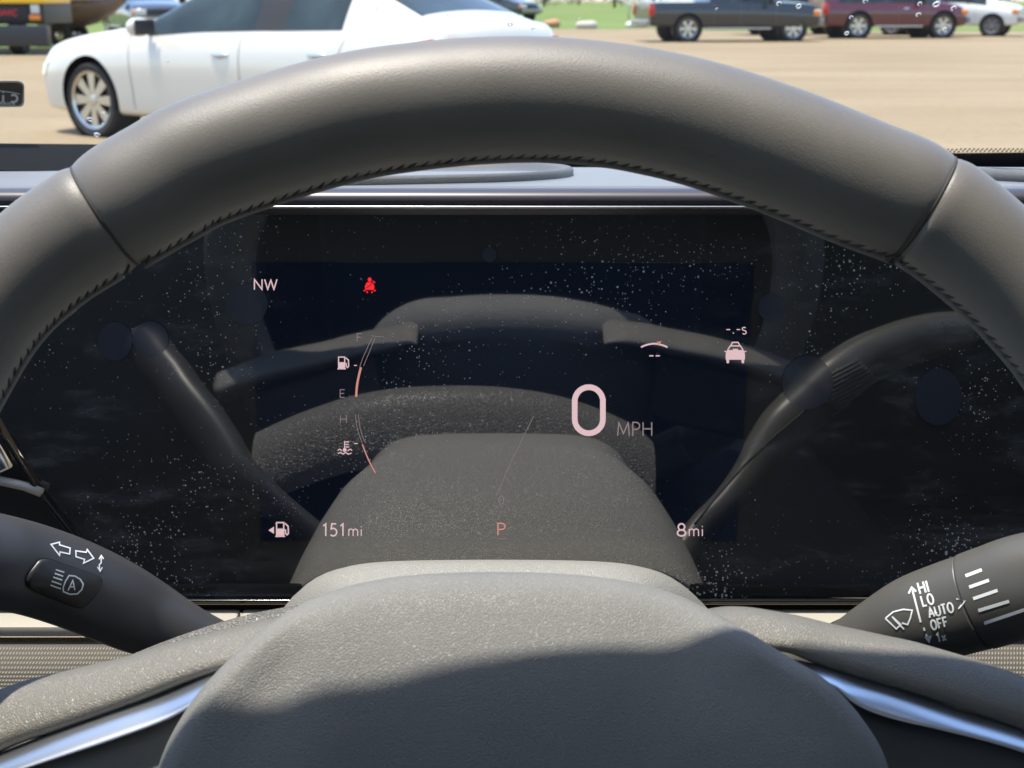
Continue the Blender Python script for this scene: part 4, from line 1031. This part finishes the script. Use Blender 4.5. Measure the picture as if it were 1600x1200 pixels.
# ---- yellow truck facing us at the far left
YEL = paint('yellow paint', (.80, .47, .02), .35)
g = onground(30, 86); yt = empty('yellow_truck', (g.x, g.y, 0), 'yellow truck with black grille and bumper at the far left edge', 'truck', None, math.radians(0))
sx = 2000/g.y   # rough pixels per metre
def yb_(u0, u1, v0, v1, dy, dep, name, m_, bev=.03):
    y = g.y+dy; p0 = at(u0, v1, y); p1 = at(u1, v0, y)
    mb = MB(); mb.box(((p0.x+p1.x)/2, y+dep/2, (p0.z+p1.z)/2), (p1.x-p0.x, dep, p1.z-p0.z), bev=bev); return mb.build(name, m_, yt, sh=40)
yb_(-240, 63, -45, 6, -.1, 2.0, 'hood', YEL, .08); yb_(-230, 66, -8, 38, .05, 2.0, 'front_panel', mat('dark plastic', (.03, .03, .032), .5), .04)
yb_(-170, 44, 8, 34, -.02, .08, 'grille', BLACKM); yb_(-250, 72, 40, 73, -.25, .3, 'front_bumper', mat('black bumper', (.028, .028, .03), .45), .05)
yb_(46, 62, 23, 32, -.03, .08, 'turn_signal', AMB, .015); yb_(48, 60, 7, 21, -.03, .06, 'headlight', CLR, .015)
yb_(-170, -150, 23, 32, -.03, .08, 'turn_signal', AMB, .015)
p = at(30, 76, g.y+.5)
for u in (32, -200):
    p = at(u, 86, g.y+.3); wheel_mb = MB(); wheel_mb.lathe([(.2, -.14), (.36, -.15), (.39, -.1), (.39, .1), (.36, .15), (.2, .14)], 32, Matrix.Translation((p.x, p.y, .39)) @ Matrix.Rotation(PI/2, 4, 'Y'), closed=True); wheel_mb.build('wheel', TYRE, yt)
mb = MB(); gf = lambda u, v, l=0: at(u, v, g.y-.03-l); strokes(mb, text_lines('GMC', -6, 24, 8.5, 1.35, .25), 1.7, gf); mb.build('grille_letters', mat('red badge', (.6, .02, .03), .4), yt)
yb_(-240, 66, -300, -20, 1.6, 3.0, 'cab', YEL, .15)
# ---- boat on a trailer
g2 = onground(120, 72); bt = empty('boat', (g2.x, g2.y, 0), 'brown hulled boat with white gunwale resting behind the yellow truck', 'boat')
mb = MB(); vs = []
secs = [(60, -1, 44, 1.0), (85, -1, 46, 1.0), (120, -1, 44, .95), (150, -2, 36, .8), (178, -4, 20, .5), (196, -8, 4, .1)]
for u, vt, vb, k in secs:
    T = at(u, vt, g2.y); B = at(u, vb, g2.y); hh = T.z-B.z; wd_ = 1.0*k
    vs += [Vector((T.x, T.y-wd_, T.z)), Vector((T.x, T.y-wd_*.85, B.z+hh*.35)), Vector((T.x, T.y, B.z)), Vector((T.x, T.y+wd_*.85, B.z+hh*.35)), Vector((T.x, T.y+wd_, T.z))]
n = len(secs); fs = [(i*5+k, i*5+k+1, (i+1)*5+k+1, (i+1)*5+k) for i in range(n-1) for k in range(4)]+[(i*5+4, i*5, (i+1)*5, (i+1)*5+4) for i in range(n-1)]+[(0,1,2,3,4)]
mb.add(vs, fs); mb.build('hull', mat('hull brown', (.13, .09, .065), .45), bt)
mb = MB(); mb.tube([vs[i*5]+Vector((0, 0, .02)) for i in range(n)], .05, 8); mb.tube([vs[i*5+4]+Vector((0, 0, .02)) for i in range(n)], .05, 8); mb.build('gunwale', mat('gunwale white', (.65, .66, .62), .4), bt)
tl = empty('boat_trailer', (g2.x, g2.y, 0), 'low metal trailer under the brown boat', 'trailer')
mb = MB()
for s_ in (-.6, .6): mb.tube([at(66, 58, g2.y)+Vector((0, s_, 0)), at(190, 58, g2.y)+Vector((0, s_*.6, 0)), at(230, 60, g2.y)], .05, 8)
for u in (72, 110, 150): mb.tube([at(u, 58, g2.y)+Vector((0, -.8, 0)), at(u, 58, g2.y)+Vector((0, .8, 0))], .05, 8)
mb.build('frame', mat('galvanised', (.45, .45, .44), .4, metal=1), tl)
mb = MB(); p = at(73, 50, g2.y-.85); mb.box(p, (.28, .06, .16), bev=.02); mb.build('tail_light', RED, tl)
for s_ in (-.75, .75):
    p = at(108, 60, g2.y); mb = MB(); mb.lathe([(.14, -.09), (.28, -.1), (.31, -.06), (.31, .06), (.28, .1), (.14, .09)], 28, Matrix.Translation((p.x, p.y+s_, .31)) @ Matrix.Rotation(PI/2, 4, 'X'), closed=True); w_ = mb.build('wheel', TYRE, tl)
    mb = MB(); mb.lathe([(.14, .05), (.001, .09)], 20, Matrix.Translation((p.x, p.y+s_, .31)) @ Matrix.Rotation(PI/2, 4, 'X')); mb.build('wheel_rim', ALLOY, w_)
# ---- scrap and stones on the grass edge
def rock(u, v, s_, m_, name, label, cat, flat=.6):
    g_ = onground(u, v); mb = MB(); mb.ell((0, 0, 0), (s_, s_*.8, s_*flat), seg=12, ring=8)
    for i, q in enumerate(mb.v):
        k = 1+.28*math.sin(q.x*9/s_*.3+u)+.2*math.sin(q.y*11/s_*.3+v); mb.v[i] = Vector((q.x*k, q.y*k, q.z*k))
    mb.v = [q+Vector((g_.x, g_.y, s_*flat*.7)) for q in mb.v]
    o = mb.build(name, m_); tag(o, label, cat); return o
rock(860, 43, .42, mat('clay', (.42, .22, .11), .9), 'dirt_clod', 'orange clay lump at the grass edge right of the white sedan', 'clod')
rock(916, 45, .36, mat('pale stone', (.5, .45, .38), .9), 'stone', 'pale stone on the grass edge between the clay lump and the truck', 'stone')
rock(1002, 43, .7, mat('white scrap', (.7, .69, .64), .6), 'scrap_pile', 'white scrap heap beside the black pickup tail', 'scrap', .25)
g3 = onground(996, 30); mb = MB(); mb.tube([g3+Vector((-1.3, 0, 1.35)), g3+Vector((.6, -.5, .3))], .07, 8); mb.tube([g3+Vector((.6, -.5, 0)), g3+Vector((.6, -.5, 1.2))], .06, 8); mb.tube([g3+Vector((-.6, 0, 0)), g3+Vector((-.6, 0, 1.1))], .05, 8)
tag(mb.build('trailer_ramp', mat('grey metal', (.4, .38, .35), .5)), 'slanted grey metal ramp on the grass left of the pickup', 'ramp')
# ---- shrubs and trees at the far end of the grass
LEAF = mat('foliage', (.06, .09, .03), .8, var=(2, .4)); BARK = mat('bark', (.10, .07, .05), .9)
def tree(u, v, H, sp_, label, group):
    g_ = onground(u, v); root = empty('tree', (g_.x, g_.y, 0), label, 'tree', group)
    mb = MB(); mb.tube([Vector((0, 0, 0)), Vector((.2, 0, H*.3)), Vector((0, .2, H*.6))], [H*.035, H*.025, H*.012], 8)
    for k in range(5):
        a_ = k*1.3; mb.tube([Vector((.1, 0, H*.25+k*.1*H*.5)), Vector((math.cos(a_)*sp_*.6, math.sin(a_)*sp_*.6, H*.45+k*.1*H*.6))], [H*.012, H*.005], 6)
    mb.build('trunk', BARK, root, local=True)
    mb = MB()
    clumps = [(Vector((random.gauss(0, sp_*.45), random.gauss(0, sp_*.45), H*(.12+.85*random.random()))), sp_*(.22+.2*random.random())) for _ in range(22)]
    for c, rr_ in clumps:
        for _ in range(70):
            p_ = c+Vector((random.gauss(0, rr_*.5), random.gauss(0, rr_*.5), random.gauss(0, rr_*.45)))
            if p_.z < .1: continue
            s_ = .16+.2*random.random(); a_ = Vector((random.gauss(0, 1), random.gauss(0, 1), random.gauss(0, 1))).normalized(); b_ = a_.orthogonal().normalized()
            mb.add([p_, p_+a_*s_+b_*s_*.4, p_+a_*s_*2, p_+a_*s_-b_*s_*.4], [(0, 1, 2, 3)])
    mb.build('crown', LEAF, root, local=True, smooth=False)
TL = ['tree hidden behind the white sedan rear window', 'bushy green tree beyond the grass, just right of the white sedan', 'smallest tree beyond the grass, above the pale stone', 'tree beyond the grass, above the slanted metal ramp', 'tall tree beyond the black pickup tail', 'tree behind the black pickup cab', 'tree behind the gap between pickup and maroon vehicle', 'tree behind the maroon vehicle', 'tree behind the white cargo van at the right edge', 'tree behind the roof of the white sedan', 'tall tree behind the brown boat']
for k, (u, v, H, s_) in enumerate(((700,14,7,4),(850,10,8,4.5),(905,8,6,4),(960,12,7,4.5),(1020,14,9,5),(1150,12,8,5),(1300,12,8,5),(1430,14,8,5),(1560,12,8,5),(380,14,8,5),(100,14,9,6))):
    tree(u, v, H, s_, TL[k], 'trees at the back of the lot')
